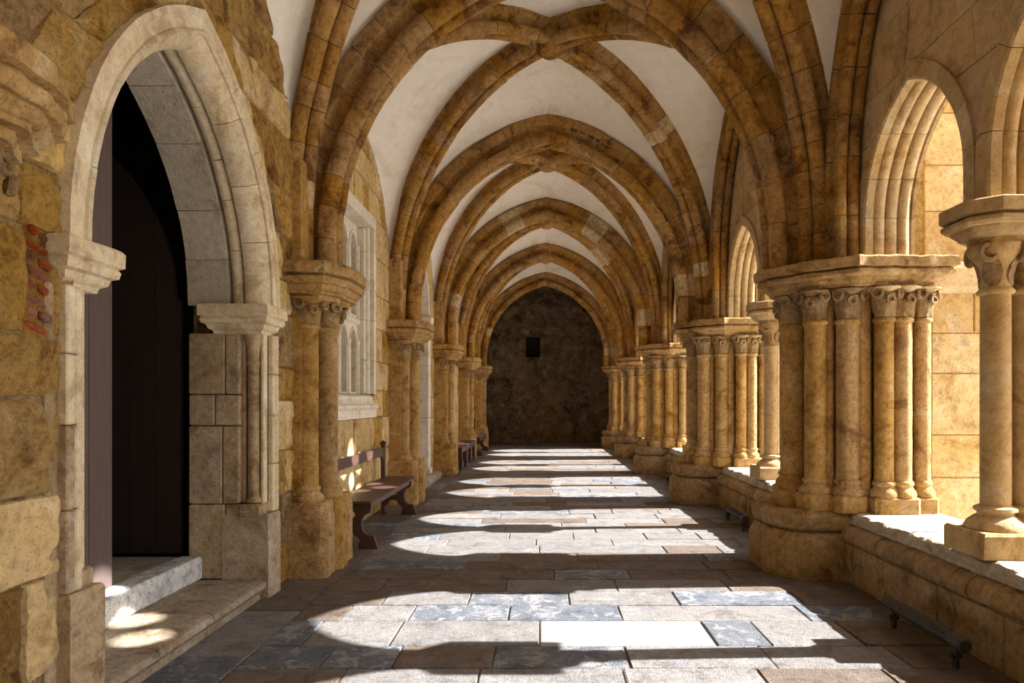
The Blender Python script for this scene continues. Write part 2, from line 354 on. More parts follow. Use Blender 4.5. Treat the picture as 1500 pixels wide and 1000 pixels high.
def coursed(parent, mapf, zs, lo, hi, holes, length, mats, proud=(.0, .012), gap=.008, rough=0., stuff=None, name='stone_block', minw=.07, bev=.008):
    """courses of blocks: lo(z)/hi(z) bounds, holes: list of f(z)->None or (l, r)"""
    acc = []
    for z0, z1 in zip(zs, zs[1:]):
        za, zb = z0 + gap / 2, z1 - gap / 2
        spans = [((lo(za), lo(zb)), (hi(za), hi(zb)))]
        for h in holes:
            if isinstance(h, tuple):
                if not h[2] < (za + zb) / 2 < h[3]: continue
                ha = hb = h[:2]
            else: ha, hb = h(za), h(zb)
            if ha is None and hb is None: continue
            hm = None
            if ha is None: hm = (hb[0] + hb[1]) / 2; ha = (hm, hm)
            if hb is None: hm = (ha[0] + ha[1]) / 2; hb = (hm, hm)
            new = []
            for L, R in spans:
                if ha[1] <= L[0] and hb[1] <= L[1] or ha[0] >= R[0] and hb[0] >= R[1]: new.append((L, R)); continue
                if ha[0] > L[0] or hb[0] > L[1]: new.append((L, (min(R[0], ha[0]), min(R[1], hb[0]))))
                if ha[1] < R[0] or hb[1] < R[1]: new.append(((max(L[0], ha[1]), max(L[1], hb[1])), R))
            spans = new
        for L, R in spans:
            wmax = max(R[0] - L[0], R[1] - L[1])
            if wmax < minw: continue
            n = max(1, int(round(wmax / (length * random.uniform(.8, 1.25)))))
            cuts = [0] + sorted((i + random.uniform(-.25, .25)) / n for i in range(1, n)) + [1]
            for c0, c1 in zip(cuts, cuts[1:]):
                g = gap / 2 / max(.05, wmax)
                f = lambda c, s: L[s] + (R[s] - L[s]) * c
                q = [(f(c0 + g, 0), za), (f(c1 - g, 0), za), (f(c1 - g, 1), zb), (f(c0 + g, 1), zb)]
                if max(q[1][0] - q[0][0], q[2][0] - q[3][0]) < .04: continue
                for i, j in ((0, 1), (3, 2)):
                    if q[j][0] - q[i][0] < .03:
                        mid = (q[i][0] + q[j][0]) / 2; q[i] = (mid - .015, q[i][1]); q[j] = (mid + .015, q[j][1])
                vf = block(q, mapf, random.uniform(*proud), bev, rough, random.random() * 50)
                if stuff: acc.append(vf)
                else: obj(name, mesh(name, *vf, smooth=50 if rough else None), random.choice(mats), parent)
    if stuff and acc:
        o = obj('stone_courses', mesh('stone_courses', *join(acc)), mats[0], parent); o['kind'] = 'stuff'
def zcourses(z0, z1, h, v=.2):
    n = max(1, int(round((z1 - z0) / h))); c = [z0]
    for i in range(n - 1): c.append(z0 + (z1 - z0) * (i + 1 + random.uniform(-v, v)) / n)
    return c + [z1]

# ------------------------------------------------------------------ plan of the place
BAY = 4.1; P0 = 6.22                         # first free-standing pier in view
PIERS = [P0 + BAY * i for i in range(-1, 5)]   # 2.12 .. 22.62
YEND = 25.3; YBACK = PIERS[0] - BAY
XL0, XL = -2.15, -2.25                       # left wall plane: portal bay, the others
XR = 2.66                                    # inner plane of the arcade wall
XC = .09
SPR = 2.69
ROOF = 6.7
# arch lines (soffits), half lines measured from the middle
T_HW, T_Z0, T_RISE = 1.94, 2.95, 2.42
def half_arch(hw, zs, z0, rise, add=0., n=26):
    cc = (rise * rise - hw * hw) / (2 * hw); R = hw + cc + add; th = acos(max(-1, min(1, cc / R)))
    pts = [(hw + add, zs + (z0 - zs) * i / 3) for i in range(3)]
    return pts + [(R * cos(th * i / n) - cc, z0 + R * sin(th * i / n)) for i in range(n + 1)]
def half_ellipse(a, zs, z0, b, n=26):
    pts = [(a, zs + (z0 - zs) * i / 3) for i in range(3)]
    return pts + [(a * cos(pi / 2 * i / n), z0 + b * sin(pi / 2 * i / n)) for i in range(n + 1)]
def formeret(o0, R, zs, z0, half=BAY / 2, n=24):
    """distance from bay centre; o0 is the foot's offset from the pier axis"""
    th = acos(max(-1, min(1, 1 - (half - o0) / R))); pts = [(half - o0, zs + (z0 - zs) * i / 3) for i in range(3)]
    return pts + [(half - o0 - R * (1 - cos(th * i / n)), z0 + R * sin(th * i / n)) for i in range(n + 1)]
FL = dict(o0=.25, R=2.02, zs=2.6, z0=3.1)
FR = dict(o0=.57, R=2.57, zs=2.6, z0=3.35)
def f_left_z(o):                             # height of the left wall's top edge at offset o from the pier
    if o <= FL['o0']: return FL['z0']
    k = 1 - (o - FL['o0']) / FL['R']; return FL['z0'] + FL['R'] * sqrt(max(0, 1 - k * k))
def f_left_off(z):
    if z <= FL['z0']: return FL['o0'] - .2
    k = (z - FL['z0']) / FL['R']
    return FL['o0'] + FL['R'] * (1 - sqrt(1 - k * k)) if k < 1 else BAY / 2
def f_right_off(z):
    if z <= FR['z0']: return FR['o0'] - .1
    k = (z - FR['z0']) / FR['R']
    return min(BAY / 2, FR['o0'] - .1 + FR['R'] * (1 - sqrt(max(0, 1 - k * k))))
BAYS = [(PIERS[i], PIERS[i + 1]) for i in range(5)]
ORD = ['nearest', 'second', 'third', 'fourth', 'fifth', 'sixth']

# ------------------------------------------------------------------ floor
fl = empty('floor', (0, 0, 0), 'stone paved cloister floor with long grey and brown slabs', 'floor', kind='structure')
obj('paving_bed', mesh('paving_bed', *box(-2.9, 3.4, YBACK - .3, YEND + .3, -.25, -.012, .005)), M['joint'], fl)
def slab(x0, x1, y0, y1, mat, acc=None, top=None):
    g = .005; t = random.uniform(-.003, .004) if top is None else top
    x0 += g; x1 -= g; y0 += g; y1 -= g; b = .006
    j = lambda: random.uniform(-.004, .004)
    V = [(x0 + j(), y0 + j(), -.05), (x1 + j(), y0 + j(), -.05), (x1 + j(), y1 + j(), -.05), (x0 + j(), y1 + j(), -.05)]
    V += [(x, y, t - b) for x, y, _ in V[:4]]
    V += [(x0 + b, y0 + b, t), (x1 - b, y0 + b, t), (x1 - b, y1 - b, t), (x0 + b, y1 - b, t)]
    F = [(0, 1, 5, 4), (1, 2, 6, 5), (2, 3, 7, 6), (3, 0, 4, 7), (4, 5, 9, 8), (5, 6, 10, 9), (6, 7, 11, 10), (7, 4, 8, 11), (8, 9, 10, 11)]
    if acc is not None: acc.append((V, F)); return
    obj('paving_slab', mesh('paving_slab', V, F), mat, fl)
B_, G_, U_, C_ = 'slab_brown', 'slab_grey', 'slab_blue', 'slab_cream'
XB = -1.74; XE = 2.62
rows = {  # row front: (depth, slabs as right edge, kind)
    3.42: (.43, [(-1.1, B_), (-.35, G_), (.45, G_), (1.2, G_), (1.9, B_), (XE, B_)]),
    3.85: (.36, [(-1.27, U_), (-.86, U_), (-.29, B_), (.5, U_), (1.33, G_), (2.1, G_), (XE, B_)]),
    4.21: (.48, [(-1.5, U_), (-.95, G_), (-.02, G_), (1.08, C_), (1.42, U_), (2.0, G_), (XE, B_)]),
    4.69: (.36, [(-1.4, B_), (-.93, G_), (-.24, U_), (.55, U_), (1.85, G_), (XE, U_)]),
    5.05: (.37, [(-1.2, B_), (-.56, G_), (.2, U_), (1.02, G_), (1.95, U_), (XE, B_)]),
    5.42: (.37, [(-1.3, B_), (-.3, B_), (.6, G_), (1.5, G_), (XE, B_)]),
    5.79: (.33, [(-.9, B_), (.1, B_), (.75, U_), (1.6, B_), (XE, B_)]),
    6.12: (.33, [(-.7, U_), (.5, B_), (1.5, B_), (XE, B_)]),
}
y = 6.45; yl = []
for y0, (dy, cells) in rows.items():
    x = XB
    for xe, k in cells: slab(x, xe, y0, y0 + dy, M[k]); x = xe
acc = {B_: [], G_: [], U_: []}
kinds = [B_, B_, G_, G_, G_, U_]
while y < YEND + .2:
    dy = random.uniform(.31, .42); x = XB + random.uniform(-.0, .0); far = y > 14.3
    while x < XE - .05:
        l = random.uniform(.55, 1.35); xe = x + l
        if XE - xe < .4: xe = XE
        k = random.choice(kinds) if not far else random.choice([B_, G_, G_])
        slab(x, xe, y, y + dy, M[k], acc[k] if far else None); x = xe
    y += dy
y = 3.42
while y > YBACK - .2:
    dy = .4; x = XB
    while x < XE - .05:
        xe = x + random.uniform(.7, 1.3)
        if XE - xe < .4: xe = XE
        k = random.choice([B_, G_, G_]); slab(x, xe, y - dy, y, M[k], acc[k]); x = xe
    y -= dy
y = YBACK
while y < YEND + .2:       # border course along the left wall
    dy = random.uniform(.45, .95); far = y > 14.3 or y < 1.5; k = random.choice([B_, B_, G_, U_])
    slab(-2.35, XB, y, y + dy, M[k], acc[k] if far else None); y += dy
for k, a in acc.items():
    o = obj('paving_slabs', mesh('paving_slabs', *join(a)), M[k], fl); o['kind'] = 'stuff'

# ------------------------------------------------------------------ vault webs
ce = empty('ceiling', (0, 0, 0), 'cream plastered rib vault over the walkway', 'ceiling', kind='structure')
def resamp(pts, n):
    p = Path(pts); return [p.at(p.L * i / n) for i in range(n + 1)]
NW, MW = 26, 8
Tw = resamp(half_arch(T_HW, SPR - .1, T_Z0, T_RISE, .36), NW)
FLw = resamp(formeret(**FL), NW)
FRw = resamp(formeret(FR['o0'] - .2, FR['R'] + .2, FR['zs'], FR['z0']), NW)
DXL, DXR, DY = 2.19, 2.24, 1.79
DLw = resamp(half_ellipse(1.0, SPR - .1, 3.0, 3.07), NW)
DSC_L = 1 + .22 / sqrt(DXL ** 2 + DY ** 2); DSC_R = DSC_L
def web_bay(yc, wl):
    acc = []
    for sy in (-1, 1):
        for sx in (-1, 1):
            T = [Vector((XC + sx * h, yc + sy * BAY / 2, z)) for h, z in Tw]
            dx = DXL if sx < 0 else DXR
            Dg = [Vector((XC + sx * dx * h * DSC_L, yc + sy * DY * h * DSC_L, z)) for h, z in DLw]
            Wl = FLw if sx < 0 else FRw; xw = (wl - .02) if sx < 0 else XR + .02
            Fm = [Vector((xw, yc + sy * h, z)) for h, z in Wl]
            for A, Bc in ((T, Dg), (Fm, Dg)):
                V = []; F = []
                for i in range(NW + 1):
                    for j in range(MW + 1):
                        k = j / MW; p = A[i].lerp(Bc[i], k); p.z += .05 * sin(pi * k) * (i / NW)
                        V.append(tuple(p))
                for i in range(NW):
                    for j in range(MW): a = i * (MW + 1) + j; F.append((a, a + 1, a + MW + 2, a + MW + 1))
                acc.append((V, F))
    return join(acc)
for i, (a, b) in enumerate([(YBACK, PIERS[0])] + BAYS + [(PIERS[5], PIERS[5] + BAY)]):
    obj('vault_web', mesh('vault_web', *web_bay((a + b) / 2, XL0 if i < 2 else XL), smooth=60), M['plaster'], ce)
obj('sun_block_slab', mesh('sun_block_slab', *box(-2.9, 3.3, YBACK - .3, YEND + .6, ROOF, ROOF + .25)), M['sun_block'], ce)  # unseen slab added above the webs to stop sun leaking in

# ------------------------------------------------------------------ ribs and arches
P_T = rib_profile(.36, .40, .087); P_D = rib_profile(.275, .33, .067); P_F = rib_profile(.21, .26, .051)
tp = Path(half_arch(T_HW, SPR - .02, T_Z0, T_RISE))
lab_t = ['overhead, out of the top of the picture', 'above the first full pier on the right', 'second in view, peaking below the crossing ribs',
         'third in view along the gallery', 'fourth in view along the gallery', 'last in view before the dark end wall']
for i, py in enumerate(PIERS):
    t = empty('transverse_arch', (XC, py, SPR), 'moulded ochre stone transverse arch ' + lab_t[i], 'arch', 'transverse arches of the vault')
    for sx in (-1, 1):
        arch_stones(t, tp, P_T, (0, 0, -SPR), (sx, 0), -1, .33, M['rib'], pale=.03, crown=0.)
    # keystone where the halves meet
for i, (a, b) in enumerate(BAYS):
    yc = (a + b) / 2
    t = empty('crossing_ribs', (XC, yc, 5.7), 'pair of diagonal ochre stone ribs crossing in the %s vault bay from the front' % ORD[i], 'vault ribs', 'diagonal vault ribs')
    for sx in (-1, 1):
        for sy in (-1, 1):
            dx = DXL if sx < 0 else DXR; l = sqrt(dx * dx + DY * DY)
            p = Path(half_ellipse(l, SPR - .03, 3.0, 2.77)); D = (sx * dx / l, sy * DY / l)
            arch_stones(t, p, P_D, (0, 0, -5.7), D, -1, .27, M['rib'], pale=.03)
    obj('keystone', mesh('keystone', *lathe([(.02, -.02), (.10, -.01), (.16, .04), (.19, .12), (.17, .3), (.1, .42)], 14), smooth=40), M['rib'], t)
    t = empty('wall_rib', (XR - .12, yc, SPR), 'ochre stone wall rib framing the arcade of the %s bay from the front' % ORD[i], 'wall rib', 'wall ribs over the arcade')
    p = Path(formeret(**FR))
    for sy in (-1, 1): arch_stones(t, p, P_F, (0, 0, -SPR), (0, sy), -1, .42, M['rib'], seg=.2, crown=0.)

# ------------------------------------------------------------------ capitals, shafts
def volute_mesh(r=.042, turns=1.6, th=.016):
    pts = []; rad = []
    n = 20
    for i in range(n + 1):
        a = 2 * pi * turns * i / n; rr = r * (1 - .8 * i / n)
        pts.append((rr * cos(a + pi / 2), .010 * i / n, rr * sin(a + pi / 2))); rad.append(th * (1 - .45 * i / n))
    return mesh('volute', *tube(pts, rad, 6), smooth=60)
VOL = volute_mesh(.05, 1.7, .019)
def leaf_mesh(h=.20, wd=.075):
    V = []; F = []; n = 7
    for i in range(n + 1):
        t = i / n; ww = wd * (sin(pi * min(1, t * .8 + .12)) ** .7) * .55; out = .012 + .045 * t ** 2.2; zz = h * t - (.03 if i == n else 0)
        for k in (-1, -.45, 0, .45, 1): V.append((ww * k, -out - .018 * (1 - abs(k)) , zz))
    for i in range(n):
        for k in range(4): a = i * 5 + k; F.append((a, a + 1, a + 6, a + 5))
    m = len(V); V += [(x, y + .02, z) for x, y, z in V]
    F += [tuple(reversed([q + m for q in f])) for f in F]
    rim = [k for k in range(5)] + [i * 5 + 4 for i in range(1, n + 1)] + [n * 5 + k for k in (3, 2, 1, 0)] + [i * 5 for i in range(n - 1, 0, -1)]
    for k in range(len(rim)):
        a, b = rim[k], rim[(k + 1) % len(rim)]; F.append((b, a, a + m, b + m))
    return mesh('leaf', V, F, smooth=50)
LEAF = leaf_mesh(.20, .10)
def shaft_set(root, x, y, r, zb, zn, zc, mat, mcap, facing, block_h=.14, flare=.075, cap_only=False):
    """one engaged shaft: base block, base, shaft with neck ring, capital (> volutes, leaves); facing = angle of its outer side"""
    z0 = zb
    if block_h and not cap_only:
        hb = r * 1.5; ch = r * .45
        poly = [(x + a, y + b) for a, b in ((-hb + ch, -hb), (hb - ch, -hb), (hb, -hb + ch), (hb, hb - ch), (hb - ch, hb), (-hb + ch, hb), (-hb, hb - ch), (-hb, -hb + ch))]
        obj('base_block', mesh('base_block', *tiers(poly, [(z0, 0), (z0 + block_h - .015, 0), (z0 + block_h, .015)], .06, .006), smooth=35), mat, root)
        z0 += block_h
    if not cap_only: obj('base', mesh('base', *lathe([(r * 1.45, z0), (r * 1.5, z0 + .02), (r * 1.42, z0 + .045), (r * 1.15, z0 + .07), (r * 1.05, z0 + .085), (r * 1.2, z0 + .10), (r * 1.2, z0 + .12), (r * 1.02, z0 + .135)], 18, (x, y)), smooth=50), mat, root)
    z0 += .13; k = [(r, z0)]
    for i in range(1, 12):
        zz = z0 + (zn - z0) * i / 12; k.append((r * (1 + .012 * sin(i * 2.3 + x * 9 + y * 5)), zz))
    if not cap_only: obj('shaft', mesh('shaft', *lathe(k + [(r, zn)], 20, (x, y)), smooth=50), mat, root)
    obj('neck_ring', mesh('neck_ring', *lathe([(r * .95, zn - .012), (r * 1.17, zn), (r * 1.2, zn + .016), (r * 1.12, zn + .03), (r * .95, zn + .036)], 20, (x, y)), smooth=60), mat, root)
    h = zc - zn
    cap = obj('capital', mesh('capital', *lathe([(r * .98, zn + .02), (r * 1.0, zn + h * .35), (r * 1.1, zn + h * .6), (r * 1.3, zn + h * .82), (r + flare, zc - .01), (r + flare, zc)], 18, (x, y)), smooth=50), mcap, root)
    for da in (-1.1, -.37, .37, 1.1):
        a = facing + da; o = obj('leaf', LEAF, None, cap)
        if not LEAF.materials: LEAF.materials.append(mcap)
        o.location = (x + cos(a) * r * .82, y + sin(a) * r * .82, zn + .035); o.rotation_euler = (0, 0, a + pi / 2); o.scale = (1, 1, h / .25)
    for da in (-.75, .75, 0.):
        a = facing + da; o = obj('volute', VOL, None, cap)
        if not VOL.materials: VOL.materials.append(mcap)
        o.location = (x + cos(a) * (r + flare * .75), y + sin(a) * (r + flare * .75), zc - .052); o.rotation_euler = (0, 0, a + pi / 2)
        o.scale = (1 if da < 0 else -1, 1, 1)
        if da == 0.: o.location.z -= .055; o.scale = (.75, 1, .75)

# ------------------------------------------------------------------ free-standing piers on the right
def make_pier(py, label):
    t = empty('clustered_pier', (2.5, py, 0), label, 'pier', 'clustered piers between walkway and court')
    X = 2.5
    pl = [(1.95 - X, -.22), (2.2 - X, -.52), (3.3 - X, -.52), (3.3 - X, .52), (2.2 - X, .52), (1.95 - X, .22)]
    obj('plinth', mesh('plinth', *tiers(pl, [(0, .012), (.03, 0), (.31, 0), (.345, .012), (.395, .05), (.40, .085), (.425, .085), (.43, .03), (.45, .02), (.53, .012), (.565, .045), (.58, .07)], .05, .012, 7, 1.), smooth=28), M['pier'], t)
    core = [(2.36 - X, -.14), (2.46 - X, -.27), (2.66 - X, -.36), (3.3 - X, -.44), (3.3 - X, .44), (2.66 - X, .36), (2.46 - X, .27), (2.36 - X, .14)]
    obj('core', mesh('core', *tiers(core, [(.56, 0), (1.2, 0), (1.9, 0), (2.5, 0)], .12, .008), smooth=30), M['pier'], t)
    zn, zc = 2.17, 2.45
    shaft_set(t, 2.285 - X, 0, .10, .575, zn, zc, M['shaft'], M['pier'], pi)
    for s in (-1, 1):
        shaft_set(t, 2.365 - X, s * .30, .092, .575, zn, zc, M['shaft'], M['pier'], pi + .9 * -s * -1 if False else atan2(s * .8, -.6))
        shaft_set(t, 2.595 - X, s * .405, .092, .575, zn, zc, M['shaft'], M['pier'], atan2(s, -.15))
        shaft_set(t, 2.845 - X, s * .53, .076, .575, zn, zc, M['shaft'], M['arcade'], atan2(s, -.05))
        shaft_set(t, 2.995 - X, s * .53, .076, .575, zn, zc, M['shaft'], M['arcade'], atan2(s, .05))
        shaft_set(t, 3.175 - X, s * .50, .07, .575, zn, zc, M['shaft'], M['arcade'], atan2(s, .3))
        obj('thin_roll', mesh('thin_roll', *lathe([(.042, .58), (.042, 2.2), (.042, 2.45)], 10, (2.475 - X, s * .325)), smooth=50), M['shaft'], t)
        obj('pilaster', mesh('pilaster', *box(2.67 - X, 2.78 - X, min(s * .30, s * .47), max(s * .30, s * .47), .58, 2.45, .02)), M['shaft'], t)
    ab = [(1.96 - X, -.12), (2.25 - X, -.50), (2.55 - X, -.73), (3.36 - X, -.73), (3.36 - X, .73), (2.55 - X, .73), (2.25 - X, .50), (1.96 - X, .12)]
    obj('abacus', mesh('abacus', *tiers(ab, [(2.43, .18), (2.46, .175), (2.462, .13), (2.485, .125), (2.49, .105), (2.505, .085), (2.53, .075), (2.533, .04), (2.55, .022), (2.575, .02), (2.592, .035), (2.598, .06), (2.604, .03), (2.606, 0), (2.675, 0), (2.69, .015)], .03, .016, 12, 4.), smooth=28), M['shaft'], t)
    # bundled masonry above the capitals behind the rib feet
    obj('springer', mesh('springer', *tiers([(2.30 - X, -.16), (2.66 - X, -.40), (2.66 - X, .40), (2.30 - X, .16)], [(2.66, 0), (3.2, .03), (3.9, .10)])), M['rib'], t)
    return t
lab_p = ['behind the nearest twin column, beside the camera', 'biggest in view, with eroded capitals and round plinth', 'second from the front on the right', 'third from the front on the right', 'fourth from the front on the right', 'last before the dark end wall on the right']
pr = make_pier(PIERS[1], 'clustered golden stone pier ' + lab_p[1])
for i in (0, 2, 3, 4, 5): copy_tree(pr, (2.5, PIERS[i], 0), 'clustered golden stone pier ' + lab_p[i])

# ------------------------------------------------------------------ responds on the left wall
def make_respond(py, label, ruin=False):
    t = empty('wall_respond', (-2.1, py, 0), label, 'wall pier', 'wall piers along the left wall')
    X = -2.1
    for x1, y0, y1 in () if ruin else ((-1.84, -.43, -.115), (-1.80, -.13, .13), (-1.84, .115, .43)):
        c = .05
        poly = [(-2.3 - X, y0), (x1 - c - X, y0), (x1 - X, y0 + c), (x1 - X, y1 - c), (x1 - c - X, y1), (-2.3 - X, y1)]
        obj('plinth', mesh('plinth', *tiers(poly, [(0, 0), (.1, 0), (.5, .002), (.53, .004), (.54, .012), (.63, .014), (.645, .03)], .08, .010, 8, y0), smooth=40), M['shaft'], t)
    for x, yy, a in ((-2.055, -.26, -.9), (-1.965, 0, 0.), (-2.055, .26, .9)):
        shaft_set(t, x - X, yy, .095, .64, 2.14, 2.40, M['shaft'], M['shaft'], a, block_h=0, flare=.09, cap_only=ruin)
    obj('backing_pilaster', mesh('backing_pilaster', *box(-2.34 - X, -2.06 - X, -.36, .36, 2.0 if ruin else 0.0, 3.6, .02)), M['shaft'], t)
    ab = [(-2.32 - X, -.56), (-1.82 - X, -.54), (-1.67 - X, -.24), (-1.67 - X, .24), (-1.82 - X, .54), (-2.32 - X, .56)]
    obj('abacus', mesh('abacus', *tiers(ab, [(2.38, .15), (2.42, .145), (2.423, .10), (2.445, .095), (2.452, .075), (2.475, .06), (2.50, .055), (2.503, .025), (2.525, .012), (2.555, .012), (2.57, .03), (2.577, .05), (2.585, .02), (2.588, .0), (2.665, 0), (2.69, .02)], .03 if ruin else .04, .020 if ruin else .009, 8, 9.), smooth=28), M['shaft'], t)
    return t
lab_r = ['crumbling without its shafts at the left picture edge', 'with twin shafts between the portal and the first bench', 'behind the far end of the first bench', 'before the plain backless bench', 'fourth from the portal, behind the plain bench', 'last in the row beside the dark end wall']
rs = make_respond(PIERS[1], 'engaged ochre stone wall pier ' + lab_r[1])
make_respond(PIERS[0], 'broken ochre stone capital ' + lab_r[0], True)
for i in (2, 3, 4, 5): copy_tree(rs, (-2.1, PIERS[i], 0), 'engaged ochre stone wall pier ' + lab_r[i])

# ------------------------------------------------------------------ arcade: wall with twin lancets and oculus
wr = empty('wall_right', (0, 0, 0), 'upper arcade wall of smooth ashlar above the twin arches', 'wall', kind='structure')
LC, LHW, LRISE, LSP, LZ0 = .785, .645, .88, 2.69, 2.95          # lancet offset from bay centre, half width, rise, springing
OZ, OR = 4.82, .62                                    # oculus centre height and opening
WT = .40
def spandrel_outline():
    o = [(-BAY / 2 - .01, 2.6)]
    for c in (-LC, LC):
        o += [(c - LHW - .13, 2.6)] + pointed(c, LHW, LZ0, LRISE, 14, .13) + [(c + LHW + .13, 2.6)] if c < 0 else [(c - LHW - .13 , 2.6)] + pointed(c, LHW, LZ0, LRISE, 14, .13) + [(c + LHW + .13, 2.6)]
    o += [(BAY / 2 + .01, 2.6), (BAY / 2 + .01, ROOF), (-BAY / 2 - .01, ROOF)]
    return o
so = spandrel_outline()
# the two hoods almost touch over the column: keep the strip between them positive
pv, pf = plate([so, circle_pts(0, OZ, OR + .12, 40)], WT)
SPME = mesh('spandrel_core', [(t + XR + .012 + WT / 2, a, z) for a, z, t in pv], pf)
all_bays = [(YBACK, PIERS[0])] + BAYS
for a, b in all_bays:
    obj('spandrel_core', SPME, M['spandrel'], wr, (0, (a + b) / 2, 0))
def lan_hole(c, yc):
    return lambda z: ((yc + c - pointed_half(LHW + .13, LZ0, LRISE + .15, z), yc + c + pointed_half(LHW + .13, LZ0, LRISE + .15, z)) if z < LZ0 + LRISE + .14 else None)
def oc_hole(yc):
    def f(z):
        k = (OR + .2) ** 2 - (z - OZ) ** 2
        return (yc - sqrt(k), yc + sqrt(k)) if k > 0 else None
    return f
for i in (0, 1):
    yc = sum(BAYS[i]) / 2
    coursed(wr, lambda a, z, o: (XR - o, a, z), zcourses(2.7, 5.75, .42, .15), lambda z: yc - BAY / 2 + f_right_off(z), lambda z: yc + BAY / 2 - f_right_off(z),
            [lan_hole(-LC, yc), lan_hole(LC, yc), oc_hole(yc)], .6, [M['spandrel']], (-.002, .004), .005, bev=.004)
# closed end of the gallery beyond the last pier
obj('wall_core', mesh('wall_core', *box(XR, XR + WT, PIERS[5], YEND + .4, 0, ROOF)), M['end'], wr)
# mouldings of one bay
lp = [(-.022, .135), (-.022, .025), (-.01, .008), (.05, .0), (.062, .035)]
for cx in (.112, .214, .316):
    lp += [(cx + .05 * cos(a), .052 - .05 * sin(a)) for a in [pi * k / 6 for k in range(6, -1, -1)]] + [(cx + .051, .075)]
lp += [(.385, .035), (.41, .03), (.415, .135)]
lp = list(reversed([(-(u), v) for u, v in lp]))
def make_screen(yc, label):
    t = empty('twin_lancet_arches', (XR, yc, LSP), label, 'arches', 'twin pointed arches of the arcade')
    for c in (-LC, LC):
        pts = pointed(c, LHW, LZ0, LRISE, 18, 0., LZ0 - LSP); half = len(pts) // 2
        L = Path([(p[0], p[1]) for p in pts[:half + 1]]); R = Path([(p[0], p[1]) for p in reversed(pts[half:])])
        for p_, sd in ((L, 1), (R, -1)):
            arch_stones(t, p_, lp, (0, 0, -LSP), (0, 1), sd, .34, M['arcade'], core=False, gap=.004, jit=.002, seg=.1, crown=c, var=.2)
    return t
lab_s = ['nearest the camera, above the tall twin column', 'second bay, half hidden by the biggest pier', 'third bay along the arcade', 'fourth bay along the arcade', 'fifth bay, smallest in view']
sc = make_screen(sum(BAYS[0]) / 2, 'moulded pale golden twin pointed arches ' + lab_s[0])
for i in range(1, 5): copy_tree(sc, (XR, sum(BAYS[i]) / 2, LSP), 'moulded pale golden twin pointed arches ' + lab_s[i])
def make_oculus(yc, label):
    t = empty('oculus', (XR, yc, OZ), label, 'round window', 'round tracery windows above the arches')
    prof = [(0, OR + .19), (-.02, OR + .15), (-.02, OR + .10), (.04, OR + .03), (.10, OR), (.36, OR), (.44, OR + .05), (.47, OR + .13), (.3, OR + .15), (.1, OR + .15)]
    n = 40; rings = [[(p[0], cos(2 * pi * i / n) * p[1], sin(2 * pi * i / n) * p[1]) for p in prof] for i in range(n)]
    V, F = loft(rings + [rings[0]], cap=False); obj('ring', mesh('ring', V, F, smooth=40), M['spandrel'], t)
    holes = [circle_pts(0, 0, .13, 20)] + [circle_pts(.375 * cos(k * pi / 3 + pi / 6), .375 * sin(k * pi / 3 + pi / 6), .155, 18) for k in range(6)]
    pv, pf = plate([circle_pts(0, 0, OR + .03, 44)] + holes, .10)
    obj('tracery', mesh('tracery', [(tt + .23, a, b) for a, b, tt in pv], pf), M['arcade'], t)
    return t
oc = make_oculus(sum(BAYS[0]) / 2, 'pierced round stone window above the nearest twin arches, mostly above the picture')
for i in range(1, 5): copy_tree(oc, (XR, sum(BAYS[i]) / 2, OZ), 'pierced round stone window above the twin arches of the %s bay' % ORD[i])
# twin columns
def make_twin(yc, label):
    X = 2.86; t = empty('twin_column', (X, yc, .58), label, 'column', 'twin columns of the arcade'); Z = -.58
    blk = [(-.29, -.2), (.29, -.2), (.29, .2), (-.29, .2)]
    obj('base_block', mesh('base_block', *tiers(blk, [(0, 0), (.135, 0), (.15, .012)], .06, .006), smooth=35), M['arcade'], t)
    for dx in (-.094, .094):
        r = .083
        obj('base', mesh('base', *lathe([(.17, .15), (.172, .165), (.15, .20), (.118, .225), (.10, .235), (.098, .25), (.118, .262), (.118, .28), (.092, .292)], 22, (dx, 0)), smooth=50), M['arcade'], t)
        obj('shaft', mesh('shaft', *lathe([(r, .285), (r, .8), (r * .99, 1.2), (r * .98, 1.585)], 24, (dx, 0)), smooth=50), M['arcade'], t)
        obj('neck_ring', mesh('neck_ring', *lathe([(r * .95, 1.57), (r * 1.2, 1.58), (r * 1.24, 1.595), (r * 1.1, 1.61), (r * .9, 1.612)], 22, (dx, 0)), smooth=60), M['arcade'], t)
        cap = obj('capital', mesh('capital', *lathe([(.083, 1.60), (.085, 1.68), (.095, 1.74), (.118, 1.79), (.15, 1.83), (.15, 1.87)], 20, (dx, 0)), smooth=50), M['arcade'], t)
        for k in range(4):
            a = pi / 4 + k * pi / 2
            o = obj('volute', VOL, None, cap); o.location = (dx + cos(a) * .135, sin(a) * .135, 1.815); o.rotation_euler = (0, 0, a + pi / 2 + .6); o.scale = (1.1, 1.1, 1.1)
            o = obj('leaf', LEAF, None, cap); o.location = (dx + cos(a) * .065, sin(a) * .065, 1.62); o.rotation_euler = (0, 0, a + pi / 2); o.scale = (1, .9, .9)
    ab = [(-.36, -.14), (-.22, -.26), (.36, -.26), (.36, .26), (-.22, .26), (-.36, .14)]
    obj('abacus', mesh('abacus', *tiers(ab, [(1.86, .14), (1.905, .135), (1.908, .10), (1.925, .085), (1.945, .06), (1.965, .052), (1.968, .025), (1.985, .008), (2.005, .008), (2.018, .025), (2.024, .04), (2.03, .02), (2.033, 0), (2.105, 0), (2.115, .01)]), smooth=30), M['arcade'], t)
    return t
lab_c = ['with octagonal capital at the right picture edge', 'just behind the biggest pier', 'in the third bay along the arcade', 'in the fourth bay along the arcade', 'in the fifth bay, farthest of its kind']
tw = make_twin(sum(BAYS[0]) / 2, 'slender twin stone column on the parapet ' + lab_c[0])
